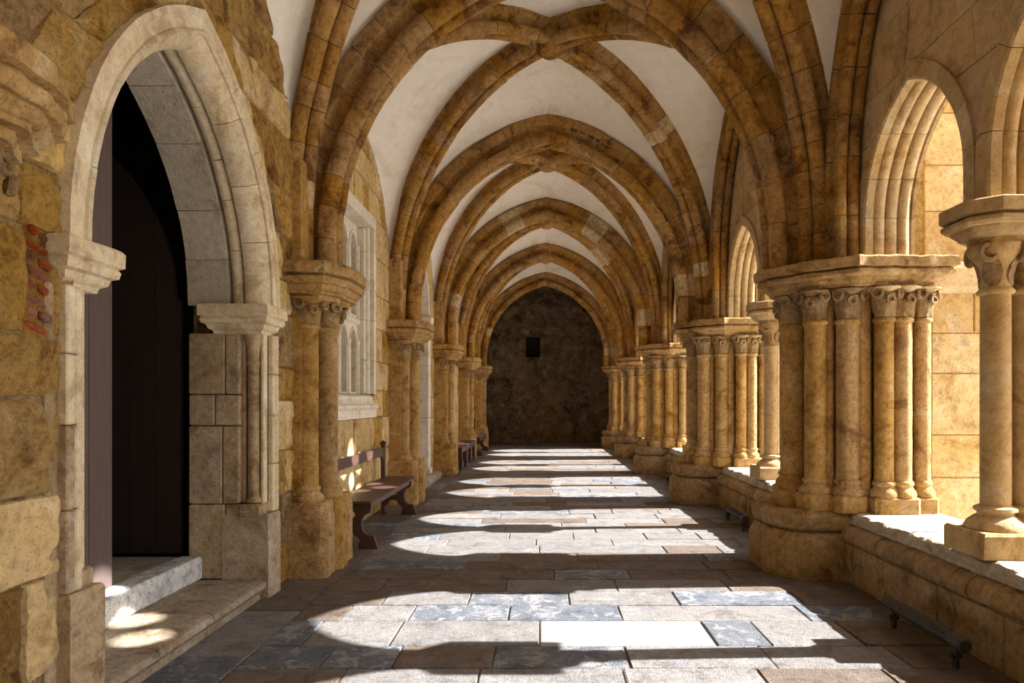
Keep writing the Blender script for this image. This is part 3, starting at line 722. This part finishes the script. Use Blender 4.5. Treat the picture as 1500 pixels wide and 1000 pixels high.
for i in range(1, 5): copy_tree(tw, (2.86, sum(BAYS[i]) / 2, .58), 'slender twin stone column on the parapet ' + lab_c[i])
# parapets
def run(prof, y0, y1, step, jit, seed, top=None):
    n = max(1, int((y1 - y0) / step)); rings = []
    for i in range(n + 1):
        yy = y0 + (y1 - y0) * i / n; r = []
        for x, z, j in prof:
            k = (nz((x, yy, z), 8, seed) + .7 * nz((x, yy, z), 19, seed + 2)) * jit * j
            r.append((x + k, yy, z - abs(k) * .6))
        rings.append(r)
    return loft(rings)
def make_parapet(yc, label):
    X = 2.5; t = empty('parapet', (X, yc, 0), label, 'parapet', 'low parapet walls under the arcade'); H = BAY / 2 - .50
    cop = [(.085, .485, .2), (.08, .51, .5), (.10, .525, .5), (.10, .555, 1), (.115, .575, 1.4), (.15, .582, 1.2), (.30, .58, .2), (.80, .58, .2), (.82, .56, .3), (.82, .485, 0)]
    rol = [(.06, .335, .1), (.02, .345, .4), (.002, .37, .6), (.002, .41, .6), (.02, .445, .6), (.055, .47, .5), (.10, .484, .1), (.78, .484, 0), (.78, .335, 0)]
    def cut(prof, name, size, jit, step, mat):
        d = -H; k = 0
        while d < H - .01:
            l = size * random.uniform(.7, 1.3)
            if H - d - l < size * .5: l = H - d
            V, F = run(prof, d + .003, d + l - .003, step, jit, k * 3.1 + yc)
            o = random.uniform(-.008, .008); V = [(x + o, y_, z) for x, y_, z in V]
            obj(name, mesh(name, V, F, smooth=40), mat, t); d += l; k += 1
    cut(list(reversed(cop)), 'coping_stone', .75, .032, .025, M['coping'])
    cut(list(reversed(rol)), 'roll_moulding', .5, .01, .06, M['pier'])
    obj('parapet_core', mesh('parapet_core', *box(.04, .78, -H, H, 0, .34, .005)), M['mortar'], t)
    coursed(t, lambda a, z, o: (.03 - o, a, z), [0.0, .335], lambda z: -H, lambda z: H, [], .55, [M['pier']], (.0, .014), .006, rough=.006)
    obj('outer_ledge', mesh('outer_ledge', *box(.78, .86, -H, H, 0, .30, .02)), M['arcade'], t)
    return t
lab_a = ['beside the nearest floor lamp', 'between the two nearest piers', 'in the third bay of the arcade', 'in the fourth bay of the arcade', 'in the farthest sunlit bay of the arcade']
pa = make_parapet(sum(BAYS[0]) / 2, 'worn low stone parapet with sunlit coping ' + lab_a[0])
for i in range(1, 5): copy_tree(pa, (2.5, sum(BAYS[i]) / 2, 0), 'worn low stone parapet with sunlit coping ' + lab_a[i])
# buttresses outside
def make_buttress(py, label):
    t = empty('buttress', (3.3, py, 0), label, 'buttress', 'buttresses in the court'); W = .33
    obj('buttress_core', mesh('buttress_core', *box(-.1, 1.6, -W + .02, W - .02, -.1, ROOF, .01)), M['mortar'], t)
    for s in (-1, 1):
        coursed(t, lambda a, z, o: (a, s * (W - .015 + o), z), [.42, .85, 1.22, 1.75, 2.1, 2.45] + [2.69, 3.15, 3.55, 4.0, 4.5, 5.1, 5.7, ROOF], lambda z: 0.0, lambda z: 1.6, [], .5, [M['butt'], M['wall_pale']], (.0, .012), .006)
    coursed(t, lambda a, z, o: (1.585 + o, a, z), [.42, .85, 1.22, 1.75, 2.1, 2.45, 2.69, 3.15, 3.55, 4.0, 4.5, 5.1, 5.7, ROOF], lambda z: -W, lambda z: W, [], .5, [M['butt']], (.0, .012), .006)
    pl = [(-.05, -W), (1.6, -W), (1.6, W), (-.05, W)]
    obj('base_moulding', mesh('base_moulding', *tiers(pl, [(0, -.14), (.20, -.14), (.215, -.12), (.24, -.09), (.29, -.09), (.31, -.06), (.33, -.075), (.37, -.08), (.40, -.05), (.425, .0)], .3), smooth=40), M['arcade'], t)
    obj('string_course', mesh('string_course', *tiers(pl, [(2.44, .0), (2.47, -.02), (2.49, -.05), (2.54, -.06), (2.56, -.10), (2.61, -.11), (2.63, -.13), (2.69, -.12), (2.70, -.02)], .3), smooth=40), M['arcade'], t)
    return t
lab_b = ['at the near edge of the court', 'seen past the twin column at the right', 'behind the second pier', 'behind the third pier', 'behind the fourth pier', 'at the far end of the court']
bu = make_buttress(PIERS[1], 'sunlit golden ashlar buttress in the court ' + lab_b[1])
for i in (0, 2, 3, 4, 5): copy_tree(bu, (3.3, PIERS[i], 0), 'sunlit golden ashlar buttress in the court ' + lab_b[i])

# ------------------------------------------------------------------ left wall
wl = empty('wall_left', (0, 0, 0), 'weathered golden masonry wall along the left side', 'wall', kind='structure')
PC, PHW, PSP, PRISE = 4.24, .98, 2.24, 1.44            # portal
WIN = [(8.10, 1.05, 1.30, 3.95), (15.95, .95, 1.30, 3.6)]   # windows: centre, half width, sill, head
DOOR2 = (12.35, .72, 3.15)
def left_core(a, b, xw, holes, open_bottom=None):
    ol = [(a, 0), (b, 0), (b, ROOF), (a, ROOF)]
    if open_bottom:
        c, hw, zs, rise = open_bottom
        ol = [(a, 0), (c - hw - .1, 0)] + pointed(c, hw, zs, rise, 14, .1) + [(c + hw + .1, 0), (b, 0), (b, ROOF), (a, ROOF)]
    v, f = plate([ol] + holes, .55)
    obj('wall_core', mesh('wall_core', [(xw - .02 - .275 + t, p, q) for p, q, t in v], f), M['mortar'], wl)
rect = lambda c, hw, z0, z1: [(c - hw, z0), (c + hw, z0), (c + hw, z1), (c - hw, z1)]
left_core(YBACK - .3, PIERS[1], XL0, [], (PC, PHW, PSP, PRISE))
left_core(PIERS[1], PIERS[2], XL, [rect(WIN[0][0], WIN[0][1], WIN[0][2], WIN[0][3])])
left_core(PIERS[2], PIERS[3], XL, [], (DOOR2[0], DOOR2[1], DOOR2[2], DOOR2[1] * 1.15))
left_core(PIERS[3], PIERS[4], XL, [rect(*WIN[1])])
left_core(PIERS[4], YEND + .4, XL, [])
def bay_wall(i, xw, holes, stuff, zs, length, mats, rough=0., proud=(-.002, .014), lo=None, hi=None):
    a, b = BAYS[i]
    coursed(wl, lambda p, z, o: (xw + o, p, z), zs, lo or (lambda z: max(a, a + f_left_off(z) - .05)), hi or (lambda z: min(b, b - f_left_off(z) + .05)), holes, length, mats, proud, .008, rough, stuff)
ph = lambda z: ((PC - pointed_half(PHW + .13, PSP, PRISE + .16, z), PC + pointed_half(PHW + .13, PSP, PRISE + .16, z)) if z < PSP + PRISE + .15 else None)
bay_wall(0, XL0, [ph, (2.85, 2.99, 1.76, 2.30)], False, zcourses(0, 5.15, .36, .18), .42, [M['wall'], M['wall'], M['rubble'], M['wall_pale']], rough=.026, proud=(.0, .012))
wh = lambda k: (WIN[k][0] - WIN[k][1] - .005, WIN[k][0] + WIN[k][1] + .005, WIN[k][2], WIN[k][3])
bay_wall(1, XL, [wh(0)], False, [0, .42, .86, 1.30, 1.66, 2.05, 2.5, 2.95, 3.45, 3.95, 4.3, 4.65, 5.1], .55, [M['wall'], M['wall_pale'], M['wall_pale']], rough=.010)
dh = lambda z: ((DOOR2[0] - pointed_half(DOOR2[1] + .1, DOOR2[2], DOOR2[1] * 1.3, z), DOOR2[0] + pointed_half(DOOR2[1] + .1, DOOR2[2], DOOR2[1] * 1.3, z)) if z < DOOR2[2] + DOOR2[1] * 1.29 else None)
bay_wall(2, XL, [dh], True, zcourses(0, 5.1, .38), .5, [M['wall_pale']])
bay_wall(3, XL, [wh(1)], True, [0, .42, .86, 1.30, 1.7, 2.2, 2.7, 3.15, 3.6, 4.1, 4.6, 5.1], .5, [M['wall_pale']])
bay_wall(4, XL, [], True, zcourses(0, 5.1, .38), .5, [M['wall_pale']])
# exposed red bricks beside the portal
obj('brick_bed', mesh('brick_bed', *box(XL0 - .05, XL0 - .012, 2.84, 3.0, 1.76, 2.30, .01)), M['rubble'], wl)
z = 1.80; k = 0
while z < 2.26:
    for y0, y1 in (((2.86, 2.91), (2.92, 2.985)) if k % 2 else ((2.85, 2.975),)):
        V, F = box(XL0 - .05, XL0 + .006 + random.uniform(-.012, .01), y0, y1 + random.uniform(-.01, .0), z, z + .040 + random.uniform(-.008, .004), .01)
        V = [(x + .008 * nz((x, yy, zz), 30), yy, zz - (yy - 2.9) * .25) for x, yy, zz in V]
        obj('brick', mesh('brick', V, F), M['brick'], wl)
    z += .058; k += 1

# ------------------------------------------------------------------ portal
d1 = empty('door_1', (XL0, PC, 0), 'pale stone pointed portal with steps and open dark wooden doors', 'door', kind='structure')
def L1(vf): return [(x - XL0, yy - PC, zz) for x, yy, zz in vf[0]], vf[1]
DEP = .56
pts = pointed(PC, PHW, PSP, PRISE, 18); hf = len(pts) // 2
PL = Path([(p[0] - PC, p[1]) for p in pts[:hf + 1]]); PR = Path([(p[0] - PC, p[1]) for p in reversed(pts[hf:])])
# orders: D=(0,1) so across axis B = (-1,0): u>0 goes into the wall
casing = [(.06, .235), (-.055, .235), (-.055, .20), (-.04, .19), (-.04, .105), (.06, .105)]
bead = [(-.045 + .016 * cos(radians(a)), .10 + .016 * sin(radians(a))) for a in (120, 180, 240, 300)]
roll = [(.13, .14), (-.03, .125)] + bead + [(-.022, .062), (.0, .036), (.03, .016), (.065, .004), (.10, .0), (.125, .004), (.13, .03)]
roll2 = [(.25, .13), (.13, .13), (.13, .075)] + [(.19 + .046 * cos(a), .052 + .046 * sin(a)) for a in [radians(165 + 30 * k) for k in range(8)]] + [(.25, .075)]
plain_o = [(DEP, .1), (.25, .1), (.25, .0), (DEP, .0)]
for path, sd in ((PL, 1), (PR, -1)):
    for prof, size, mat, nm in ((casing, .5, M['pale'], 'casing_voussoir'), (roll, .42, M['pale'], 'roll_voussoir'), (roll2, .36, M['pale'], 'inner_roll_voussoir'), (plain_o, .42, M['soffit'], 'soffit_stone')):
        q = prof if sd > 0 else prof
        arch_stones(d1, path, list(reversed(q)), (0, 0, 0), (0, 1), sd, size, mat, nm, gap=.005, jit=.003, core=False, seg=.1, crown=0., var=.25)
def P1(name, vf, mat, smooth=None): return obj(name, mesh(name, *L1(vf), smooth=smooth), mat, d1)
for s in (-1, 1):
    f = lambda a, b: (min(PC + s * a, PC + s * b), max(PC + s * a, PC + s * b))
    # casing below the springing, on the wall plane
    y0, y1 = f(PHW - .01, PHW + .235)
    P1('plinth_block', tiers([(XL0 - .3, y0 - .0), (XL0 + .055, y0), (XL0 + .055, y1), (XL0 - .3, y1)], [(0, 0), (.3, 0), (.62, .0), (.64, .01)], .08, .006), M['jamb'] if s < 0 else M['jamb'])
    zz = .645
    for zt in (1.02, 1.40, 1.72, 2.03):
        w0, w1 = f(PHW + .125, PHW + .175); w2, w3 = f(PHW + .18, PHW + .235)
        P1('casing_stone', box(XL0 - .2, XL0 + .04, w0, w1, zz, zt - .005, .008), M['pale'])
        P1('casing_stone', box(XL0 - .2, XL0 + .042, w2, w3, zz, zt - .005, .006), random.choice([M['pale'], M['jamb']]))
        zz = zt
    # reveal ashlar
    for (za, zb, cuts) in ((.145, .72, (.0, .28, DEP)), (.72, 1.32, (.17, .30, DEP)), (1.32, 1.56, (.17, .36, DEP)), (1.56, 2.03, (.17, .28, DEP))):
        for c0, c1 in zip(cuts, cuts[1:]):
            r0, r1 = f(PHW + random.uniform(-.006, .004), PHW + .3)
            P1('jamb_stone', box(XL0 - c1 + .003, XL0 - c0 - .003, r0, r1, za + .003, zb - .003, .008), M['jamb'])
    # nook with colonnette at the outer corner
    P1('nook_stone', box(XL0 - .17, XL0 - .0, *f(PHW + .10, PHW + .3), .64, 2.03, .01), M['jamb'])
    cy = PC + s * (PHW + .075); cx = XL0 - .085
    P1('colonnette', lathe([(.05, .72), (.066, .73), (.066, .755), (.05, .77), (.047, .79), (.047, 1.2), (.047, 1.78), (.056, 1.79), (.056, 1.81), (.048, 1.82), (.055, 1.92), (.078, 2.0), (.08, 2.03)], 16, (cx, cy)), M['pale'] if s < 0 else M['jamb'], 50)
    P1('colonnette_block', box(XL0 - .17, XL0 - .002, *f(PHW - .02, PHW + .1), .62, .72, .012), M['jamb'])
    for c0, c1 in ((.0, .03), (.145, .175)):
        P1('nook_fillet', box(XL0 - c1, XL0 - c0, *f(PHW + .05, PHW + .14), .72, 2.03, .008), M['pale'] if c0 == 0 else M['jamb'])
    # impost
    i0, i1 = f(PHW - .11, PHW + .29)
    P1('impost', tiers([(XL0 - DEP + .12, i0), (XL0 + .09, i0), (XL0 + .09, i1), (XL0 - DEP + .12, i1)] if True else None,
       [(2.02, .085), (2.045, .08), (2.06, .055), (2.09, .045), (2.10, .02), (2.13, .012), (2.145, .02), (2.155, .0), (2.225, .0), (2.24, .012)], .06, .005), M['pale'], 40)
# steps and threshold
def step(pr, y0, y1, size, mat, name):
    d = y0
    while d < y1 - .01:
        l = size * random.uniform(.8, 1.2)
        if y1 - d - l < size * .5: l = y1 - d
        V, F = run(pr, d + .003, d + l - .003, .05, .008, d); P1(name, (V, F), mat, 40); d += l
nose = [(XL0 - .56, .0, 0), (XL0 + .0, .0, 0), (XL0 + .0, .06, .5), (XL0 + .03, .07, .5), (XL0 + .05, .10, .6), (XL0 + .04, .135, .6), (XL0 + .005, .15, .6), (XL0 - .2, .15, .3), (XL0 - .56, .15, .2)]
step(list(reversed(nose)), PC - PHW - .12, PC + PHW - .03, .62, M['step'], 'lower_step')
P1('upper_step', box(XL0 - .62, XL0 - .45, PC - PHW, PC + PHW, .15, .325, .012), M['marble'])
for i in range(5):
    P1('threshold_slab', box(XL0 - 1.5, XL0 - .62, PC - PHW - .02 + i * .395, PC - PHW - .02 + (i + 1) * .395 - .006, .12, .322 + random.uniform(-.003, .003), .006), M['step'])
# door leaves
def leaf_part(name, outline, thick, mapf, mat, parent):
    v, f = plate([outline], thick); V, F = L1(([mapf(a, b, t) for a, b, t in v], f)); return obj(name, mesh(name, V, F), mat, parent)
def arch_top(a): return PSP + .03 + sqrt(max(0, (1.547 - .02) ** 2 - (abs(a) + .567) ** 2))
dl = None
n = 5; wid = 1.04 / n
lf = obj('door_leaf', mesh('door_leaf', *L1(box(XL0 - .66, XL0 - .635, PC - PHW - .06, PC + .09, .335, 2.3, .004))), M['door'], d1)
def plank(a0, a1, axis, parent, mat, base):
    """vertical board with the arch cut on top; a is the distance from the door's middle"""
    k = 6; top = [(a0 + (a1 - a0) * i / k) for i in range(k + 1)]
    ol = [(a0, base), (a1, base)] + [(a, arch_top(a)) for a in reversed(top)]
    return ol
for i in range(n):
    a0 = -PHW - .04 + i * (PHW + .145) / n; a1 = a0 + (PHW + .145) / n - .006
    leaf_part('plank', plank(a0, a1, 0, lf, M['door'], .335), .045, lambda a, b, t: (XL0 - .61 + t, PC + a, b), M['door'], lf)
rf = obj('door_leaf', mesh('door_leaf', *L1(box(XL0 - .68 - PHW, XL0 - .66, PC + PHW + .09, PC + PHW + .11, .335, 2.3, .004))), M['door_shaded'], d1)
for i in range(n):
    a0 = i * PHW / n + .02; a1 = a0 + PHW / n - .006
    leaf_part('plank', plank(a0, a1, 0, rf, M['door_shaded'], .335), .045, lambda a, b, t: (XL0 - .66 - (PHW - a) , PC + PHW + .065 + t, b), M['door_shaded'], rf)
# room behind the doors
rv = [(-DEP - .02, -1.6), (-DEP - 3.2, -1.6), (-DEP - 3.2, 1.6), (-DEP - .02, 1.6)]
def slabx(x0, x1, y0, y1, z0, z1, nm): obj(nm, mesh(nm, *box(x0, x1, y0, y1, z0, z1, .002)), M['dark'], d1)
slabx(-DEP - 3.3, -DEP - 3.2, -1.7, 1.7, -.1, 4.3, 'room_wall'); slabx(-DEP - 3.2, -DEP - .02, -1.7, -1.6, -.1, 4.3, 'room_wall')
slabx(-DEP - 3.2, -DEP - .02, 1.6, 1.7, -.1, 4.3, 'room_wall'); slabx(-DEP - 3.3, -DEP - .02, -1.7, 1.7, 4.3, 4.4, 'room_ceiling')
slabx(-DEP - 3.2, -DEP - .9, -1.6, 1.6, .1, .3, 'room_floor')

# ------------------------------------------------------------------ gothic windows in the left wall
def make_window(k, label):
    c, hw, z0, z1 = WIN[k]; X = XL
    t = empty('window_%d' % (k + 1), (X, c, z0), label, 'window', kind='structure')
    def W(name, vf, mat, sm=None): return obj(name, mesh(name, [(x - X, y_ - c, z_ - z0) for x, y_, z_ in vf[0]], vf[1], smooth=sm), mat, t)
    hw2 = hw
    # sill with mouldings
    W('sill', run(list(reversed([(X - .5, z0, 0), (X + .02, z0, .3), (X + .02, z0 + .10, .3), (X + .05, z0 + .13, .3), (X + .05, z0 + .16, .3), (X + .0, z0 + .19, .3), (X - .03, z0 + .24, .3), (X - .02, z0 + .27, .3), (X - .07, z0 + .30, .2), (X - .5, z0 + .32, 0)])), c - hw2, c + hw2, .2, .004, 1), M['window'], 40)
    # outer frame: stones up each side, stepped in with a roll
    for s in (-1, 1):
        zz = z0 + .31; zf = z1 - .162
        while zz < zf - .05:
            h = min(zf - zz, random.uniform(.35, .6))
            if zf - zz - h < .2: h = zf - zz
            ya, yb = sorted((c + s * hw2, c + s * (hw2 - .12))); W('frame_stone', box(X - .3, X + .02, ya, yb, zz, zz + h - .004, .006), M['window'])
            ya, yb = sorted((c + s * (hw2 - .12), c + s * (hw2 - .22))); W('frame_stone', box(X - .4, X - .08, ya, yb, zz, zz + h - .004, .012), M['window'])
            zz += h
        W('frame_roll', lathe([(.035, z0 + .31), (.035, z1 - .14)], 12, (X - .07, c + s * (hw2 - .13))), M['window'], 60)
    for j in range(3):
        ya = c - hw2 + 2 * hw2 * j / 3; W('head_stone', box(X - .3, X + .02, ya + .002, ya + 2 * hw2 / 3 - .002, z1 - .16, z1, .008), M['window'])
    # lights
    n = 4; iw = (hw2 - .21) * 2 / n; zt = z0 + 1.25
    for (za, zb) in ((z0 + .31, zt), (zt, z1 - .16)):
        holes = []
        for j in range(n):
            cy = c - (hw2 - .21) + iw * (j + .5); h_ = iw / 2 - .055
            base = za + (.0 if za < zt else .06)
            holes.append([(cy - h_, base + .02)] + [(cy + h_, base + .02)] + list(reversed(pointed(cy, h_, zb - .34, h_ * 1.45, 8))))
        v, f = plate([[(c - hw2 + .2, za), (c + hw2 - .2, za), (c + hw2 - .2, zb), (c - hw2 + .2, zb)]] + holes, .12)
        W('tracery', ([(X - .24 + tt, a, b) for a, b, tt in v], f), M['window'])
        for j in range(n + 1):
            cy = c - (hw2 - .21) + iw * j; W('mullion', lathe([(.036, za), (.032, za + .05), (.032, zb - .3), (.04, zb - .27), (.03, zb - .25)], 12, (X - .175, cy)), M['window'], 60)
        for j in range(n):
            cy = c - (hw2 - .21) + iw * (j + .5)
            W('light_head', tube([(X - .18, a, b) for a, b in pointed(cy, iw / 2 - .035, zb - .34, (iw / 2 - .035) * 1.4, 8)], .02, 6), M['window'], 60)
    W('transom', box(X - .30, X - .14, c - hw2 + .2, c + hw2 - .2, zt - .04, zt + .03, .015), M['window'])
    W('leaded_panel', box(X - .50, X - .46, c - hw2, c + hw2, z0, z1, .002), M['glass'])
    return t
make_window(0, 'tall white stone window of small arched lights above the first bench')
make_window(1, 'far pale stone window of arched lights above the plain bench')

# ------------------------------------------------------------------ grey doorway in the third bay
d2 = empty('door_2', (XL, DOOR2[0], 0), 'grey stone doorway with pilasters and imposts beyond the first bench', 'door', kind='structure')
c, hw, zs = DOOR2
def P2(name, vf, mat, sm=None): return obj(name, mesh(name, [(x - XL, y_ - c, z_) for x, y_, z_ in vf[0]], vf[1], smooth=sm), mat, d2)
for s in (-1, 1):
    for za, zb in ((0.0, .25), (.25, 1.2), (1.2, 2.2), (2.2, zs - .22)):
        ya, yb = sorted((c + s * (hw - .02), c + s * (hw + .2))); e = .03 if za == 0 else 0
        P2('pilaster_stone', box(XL - .2, XL + .07 + e, ya - e, yb + e, za, zb - .004, .01), M['window'])
    P2('impost', tiers([(XL - .2, ya - .05), (XL + .13, ya - .05), (XL + .13, yb + .05), (XL - .2, yb + .05)], [(zs - .22, .05), (zs - .15, .04), (zs - .12, .01), (zs - .03, .0), (zs, .02)]), M['window'], 40)
ap = pointed(0, hw, zs, hw * 1.15, 12); h2 = len(ap) // 2
for path, sd in ((Path(ap[:h2 + 1]), 1), (Path(list(reversed(ap[h2:]))), -1)):
    arch_stones(d2, path, [(-.07, .02), (.1, .0), (.1, .2), (-.06, .2)], (0, 0, 0), (0, 1), sd, .35, M['window'], core=False)
for i in range(6):
    a0 = -hw + i * 2 * hw / 6
    P2('plank', box(XL - .30, XL - .26, c + a0 + .003, c + a0 + 2 * hw / 6 - .003, .14, zs + pointed_half(hw, 0, 1, 0) * .55, .004), M['door_grey'])
P2('door_back', box(XL - .36, XL - .31, c - hw - .05, c + hw + .05, .1, zs + hw * 1.15 + .05, .004), M['door_grey'])
for i in range(3):
    P2('step_stone', run(list(reversed([(XL - .3, 0, 0), (XL + .22, 0, .2), (XL + .24, .05, .4), (XL + .23, .12, .5), (XL + .18, .14, .4), (XL - .3, .14, 0)])), c - 1.0 + i * .75, c - 1.0 + (i + 1) * .75 - .006, .1, .01, i), M['step'], 40)

# ------------------------------------------------------------------ end walls
we = empty('wall_far', (0, YEND, 0), 'dark stained stone wall closing the far end of the gallery', 'wall', kind='structure')
v, f = plate([[(-2.7, 0), (3.1, 0), (3.1, ROOF), (-2.7, ROOF)], rect(-.36, .27, 3.17, 3.92)], .4)
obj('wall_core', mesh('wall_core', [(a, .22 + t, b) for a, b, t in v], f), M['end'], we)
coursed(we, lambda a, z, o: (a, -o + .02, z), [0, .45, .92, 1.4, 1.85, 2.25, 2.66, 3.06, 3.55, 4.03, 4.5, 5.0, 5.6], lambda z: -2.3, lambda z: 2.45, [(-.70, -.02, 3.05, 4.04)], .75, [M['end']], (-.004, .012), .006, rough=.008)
obj('niche_back', mesh('niche_back', *box(-.75, .05, .40, .45, 3.1, 4.0, .002)), M['dark'], we)
for x0, x1, z0, z1 in ((-.73, .01, 3.92, 4.02), (-.73, .01, 3.07, 3.17), (-.73, -.63, 3.17, 3.92), (-.09, .01, 3.17, 3.92)):
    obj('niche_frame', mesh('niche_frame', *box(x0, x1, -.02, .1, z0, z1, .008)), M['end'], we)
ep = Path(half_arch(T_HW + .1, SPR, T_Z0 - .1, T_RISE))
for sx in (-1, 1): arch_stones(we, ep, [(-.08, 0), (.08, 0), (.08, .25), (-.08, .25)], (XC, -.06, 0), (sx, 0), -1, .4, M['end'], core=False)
wn = empty('wall_near_added', (0, YBACK, 0), 'added unseen wall behind the viewer, closing the gallery for the lighting', 'wall', kind='structure')  # made-up wall behind the camera, closes the near bay for the lighting
obj('wall_core', mesh('wall_core', *box(-2.9, 3.3, -.4, 0, 0, ROOF)), M['wall_pale'], wn)

# ------------------------------------------------------------------ court
cg = empty('courtyard_ground', (0, 0, 0), 'unseen ground of the open court, made pale to bounce sunlight into the arcade', 'ground', kind='structure')
obj('paving', mesh('paving', *box(3.2, 34, YBACK - 8, YEND + 8, -.2, -.02, .01)), M['ground'], cg)

# ------------------------------------------------------------------ benches
def make_gothic_bench(y0, y1, label):
    t = empty('gothic_bench', (-1.95, y0, 0), label, 'bench', 'dark benches with pierced end boards')
    Ln = y1 - y0; X = -1.95
    # end board outline in (x, z); x from wall side (-.2) to front (+.27)
    def end_outline():
        o = [(-.20, 0), (-.165, 0)]
        o += [(-.165, .10), (-.185, .13), (-.165, .17), (-.13, .175), (-.115, .215), (-.065, .23), (-.015, .215), (0, .175), (.035, .17), (.055, .13), (.035, .10)]  # trefoil opening at the foot
        o = [(-.20, 0), (-.15, 0), (-.15, .05), (-.165, .085), (-.15, .12), (-.115, .135), (-.085, .20), (.005, .20), (.035, .135), (.07, .12), (.085, .085), (.07, .05), (.07, 0), (.27, 0), (.225, .14)]
        o += [(.155 - .085 * cos(a) + .06, .27 - .125 * sin(a) + .0) for a in []]
        for k in range(9):
            a = -pi / 2 + pi * k / 8
            o.append((.185 - .085 * cos(a), .255 + .115 * sin(a)))
        o += [(.20, .41), (.20, .47), (-.20, .47)]
        return o
    tre = []
    cx, cz, rr = -.03, .335, .034
    for ang in (150, 30, 270):
        ca = radians(ang)
        for k in range(8):
            a = ca - 1.9 + 3.8 * k / 7; tre.append((ang, (cx + .04 * cos(ca) + rr * cos(a), cz + .04 * sin(ca) + rr * sin(a))))
    tre = sorted([p for _, p in tre], key=lambda p: atan2(p[1] - cz, p[0] - cx))
    v, f = plate([end_outline(), tre], .045)
    for yy in (.10, Ln - .16):
        obj('end_board', mesh('end_board', [(a, yy + tt, b) for a, b, tt in v], f), M['bench'], t)
    obj('seat', mesh('seat', *box(-.20, .225, 0, Ln, .465, .50, .01)), M['bench'], t)
    obj('apron', mesh('apron', *box(.155, .18, .13, Ln - .18, .405, .466, .005)), M['bench'], t)
    for yy in (.05, Ln - .15):
        p = obj('post', mesh('post', *box(-.205, -.15, yy - .03, yy + .03, .43, .93, .006)), M['bench'], t)
        pl = [(-.213, yy - .04), (-.142, yy - .04), (-.142, yy + .04), (-.213, yy + .04)]
        obj('post_cap', mesh('post_cap', *tiers(pl, [(.925, .012), (.94, .0), (.965, .0), (.985, .022), (.993, .034)])), M['bench'], p)
    ra, rb = .06, Ln - .16
    ol = [(ra, .90), (ra, .74), (ra + .05, .74), (ra + .07, .765), (ra + .11, .765), (ra + .13, .79), (rb - .13, .79), (rb - .11, .765), (rb - .07, .765), (rb - .05, .74), (rb, .74), (rb, .90)]
    v, f = plate([ol], .03); obj('back_rail', mesh('back_rail', [(-.178 + tt, a, b) for a, b, tt in v], f), M['bench'], t)
    obj('stretcher', mesh('stretcher', *box(-.19, -.165, .1, Ln - .15, .30, .40, .005)), M['bench'], t)
    return t
gb = make_gothic_bench(6.88, 9.26, 'dark brown wooden bench with pierced trefoil end boards under the tall window')
copy_tree(gb, (-1.95, 18.95, 0), 'dark wooden bench with back, farthest, beyond the plain bench')
t = empty('plain_bench', (-1.93, 14.9, 0), 'plain dark wooden backless bench on many straight legs', 'bench')
obj('seat', mesh('seat', *box(-.17, .17, 0, 3.0, .47, .51, .008)), M['bench'], t)
for s in (-1, 1):
    obj('apron', mesh('apron', *box(s * .14 - .012, s * .14 + .012, .06, 2.94, .385, .471, .004)), M['bench'], t)
    for yy in (.09, 1.03, 1.97, 2.91):
        q = [(s * .125 - .035, yy - .035), (s * .125 + .035, yy - .035), (s * .125 + .035, yy + .035), (s * .125 - .035, yy + .035)]
        obj('leg', mesh('leg', *tiers(q, [(0, .012), (.08, .010), (.10, 0), (.472, 0)])), M['bench'], t)
for yy in (.07, 2.90): obj('end_rail', mesh('end_rail', *box(-.13, .13, yy, yy + .024, .385, .471, .004)), M['bench'], t)

# ------------------------------------------------------------------ linear floor lamps
def make_lamp(y0, label):
    t = empty('floor_lamp', (2.33, y0, 0), label, 'floor lamp', 'tubular floor lamps along the parapet'); Ln = .86; z = .155; r = .041
    def ylathe(prof, n=18): 
        V, F = lathe(prof, n); return [(x, zz, z + yy) for x, yy, zz in V], [tuple(reversed(q)) for q in F]
    obj('housing', mesh('housing', *ylathe([(r * .9, 0.13), (r, .135), (r, Ln - .135), (r * .9, Ln - .13)]), smooth=40), M['metal'], t)
    for a in (0., Ln - .13): obj('end_cap', mesh('end_cap', *ylathe([(r * .8, a), (r * 1.04, a + .01), (r * 1.04, a + .12), (r * .95, a + .13)]), smooth=40), M['metal'], t)
    for k in range(4):
        an = radians(60 + 28 * k)
        p = [(cos(an) * (r - .002), .16, z + sin(an) * (r - .002)), (cos(an) * (r - .002), Ln - .16, z + sin(an) * (r - .002))]
        obj('louvre', mesh('louvre', *tube(p, .0055, 6)), M['lens'], t)
    for a in (.09, Ln - .09):
        l = obj('leg', mesh('leg', *box(-.014, .014, a - .018, a + .018, .0, z, .005)), M['metal'], t)
        obj('swivel', mesh('swivel', *[q for q in tube([(-.026, a, .075), (.026, a, .075)], .017, 10)], smooth=40), M['lens'], l)
    return t
lm = make_lamp(3.76, 'black tubular lamp on two legs, nearest, at lower right')
copy_tree(lm, (2.34, 7.86, 0), 'small black tubular lamp just past the biggest pier plinth')
copy_tree(lm, (2.34, 11.95, 0), 'tiny black tubular lamp past the second pier plinth')
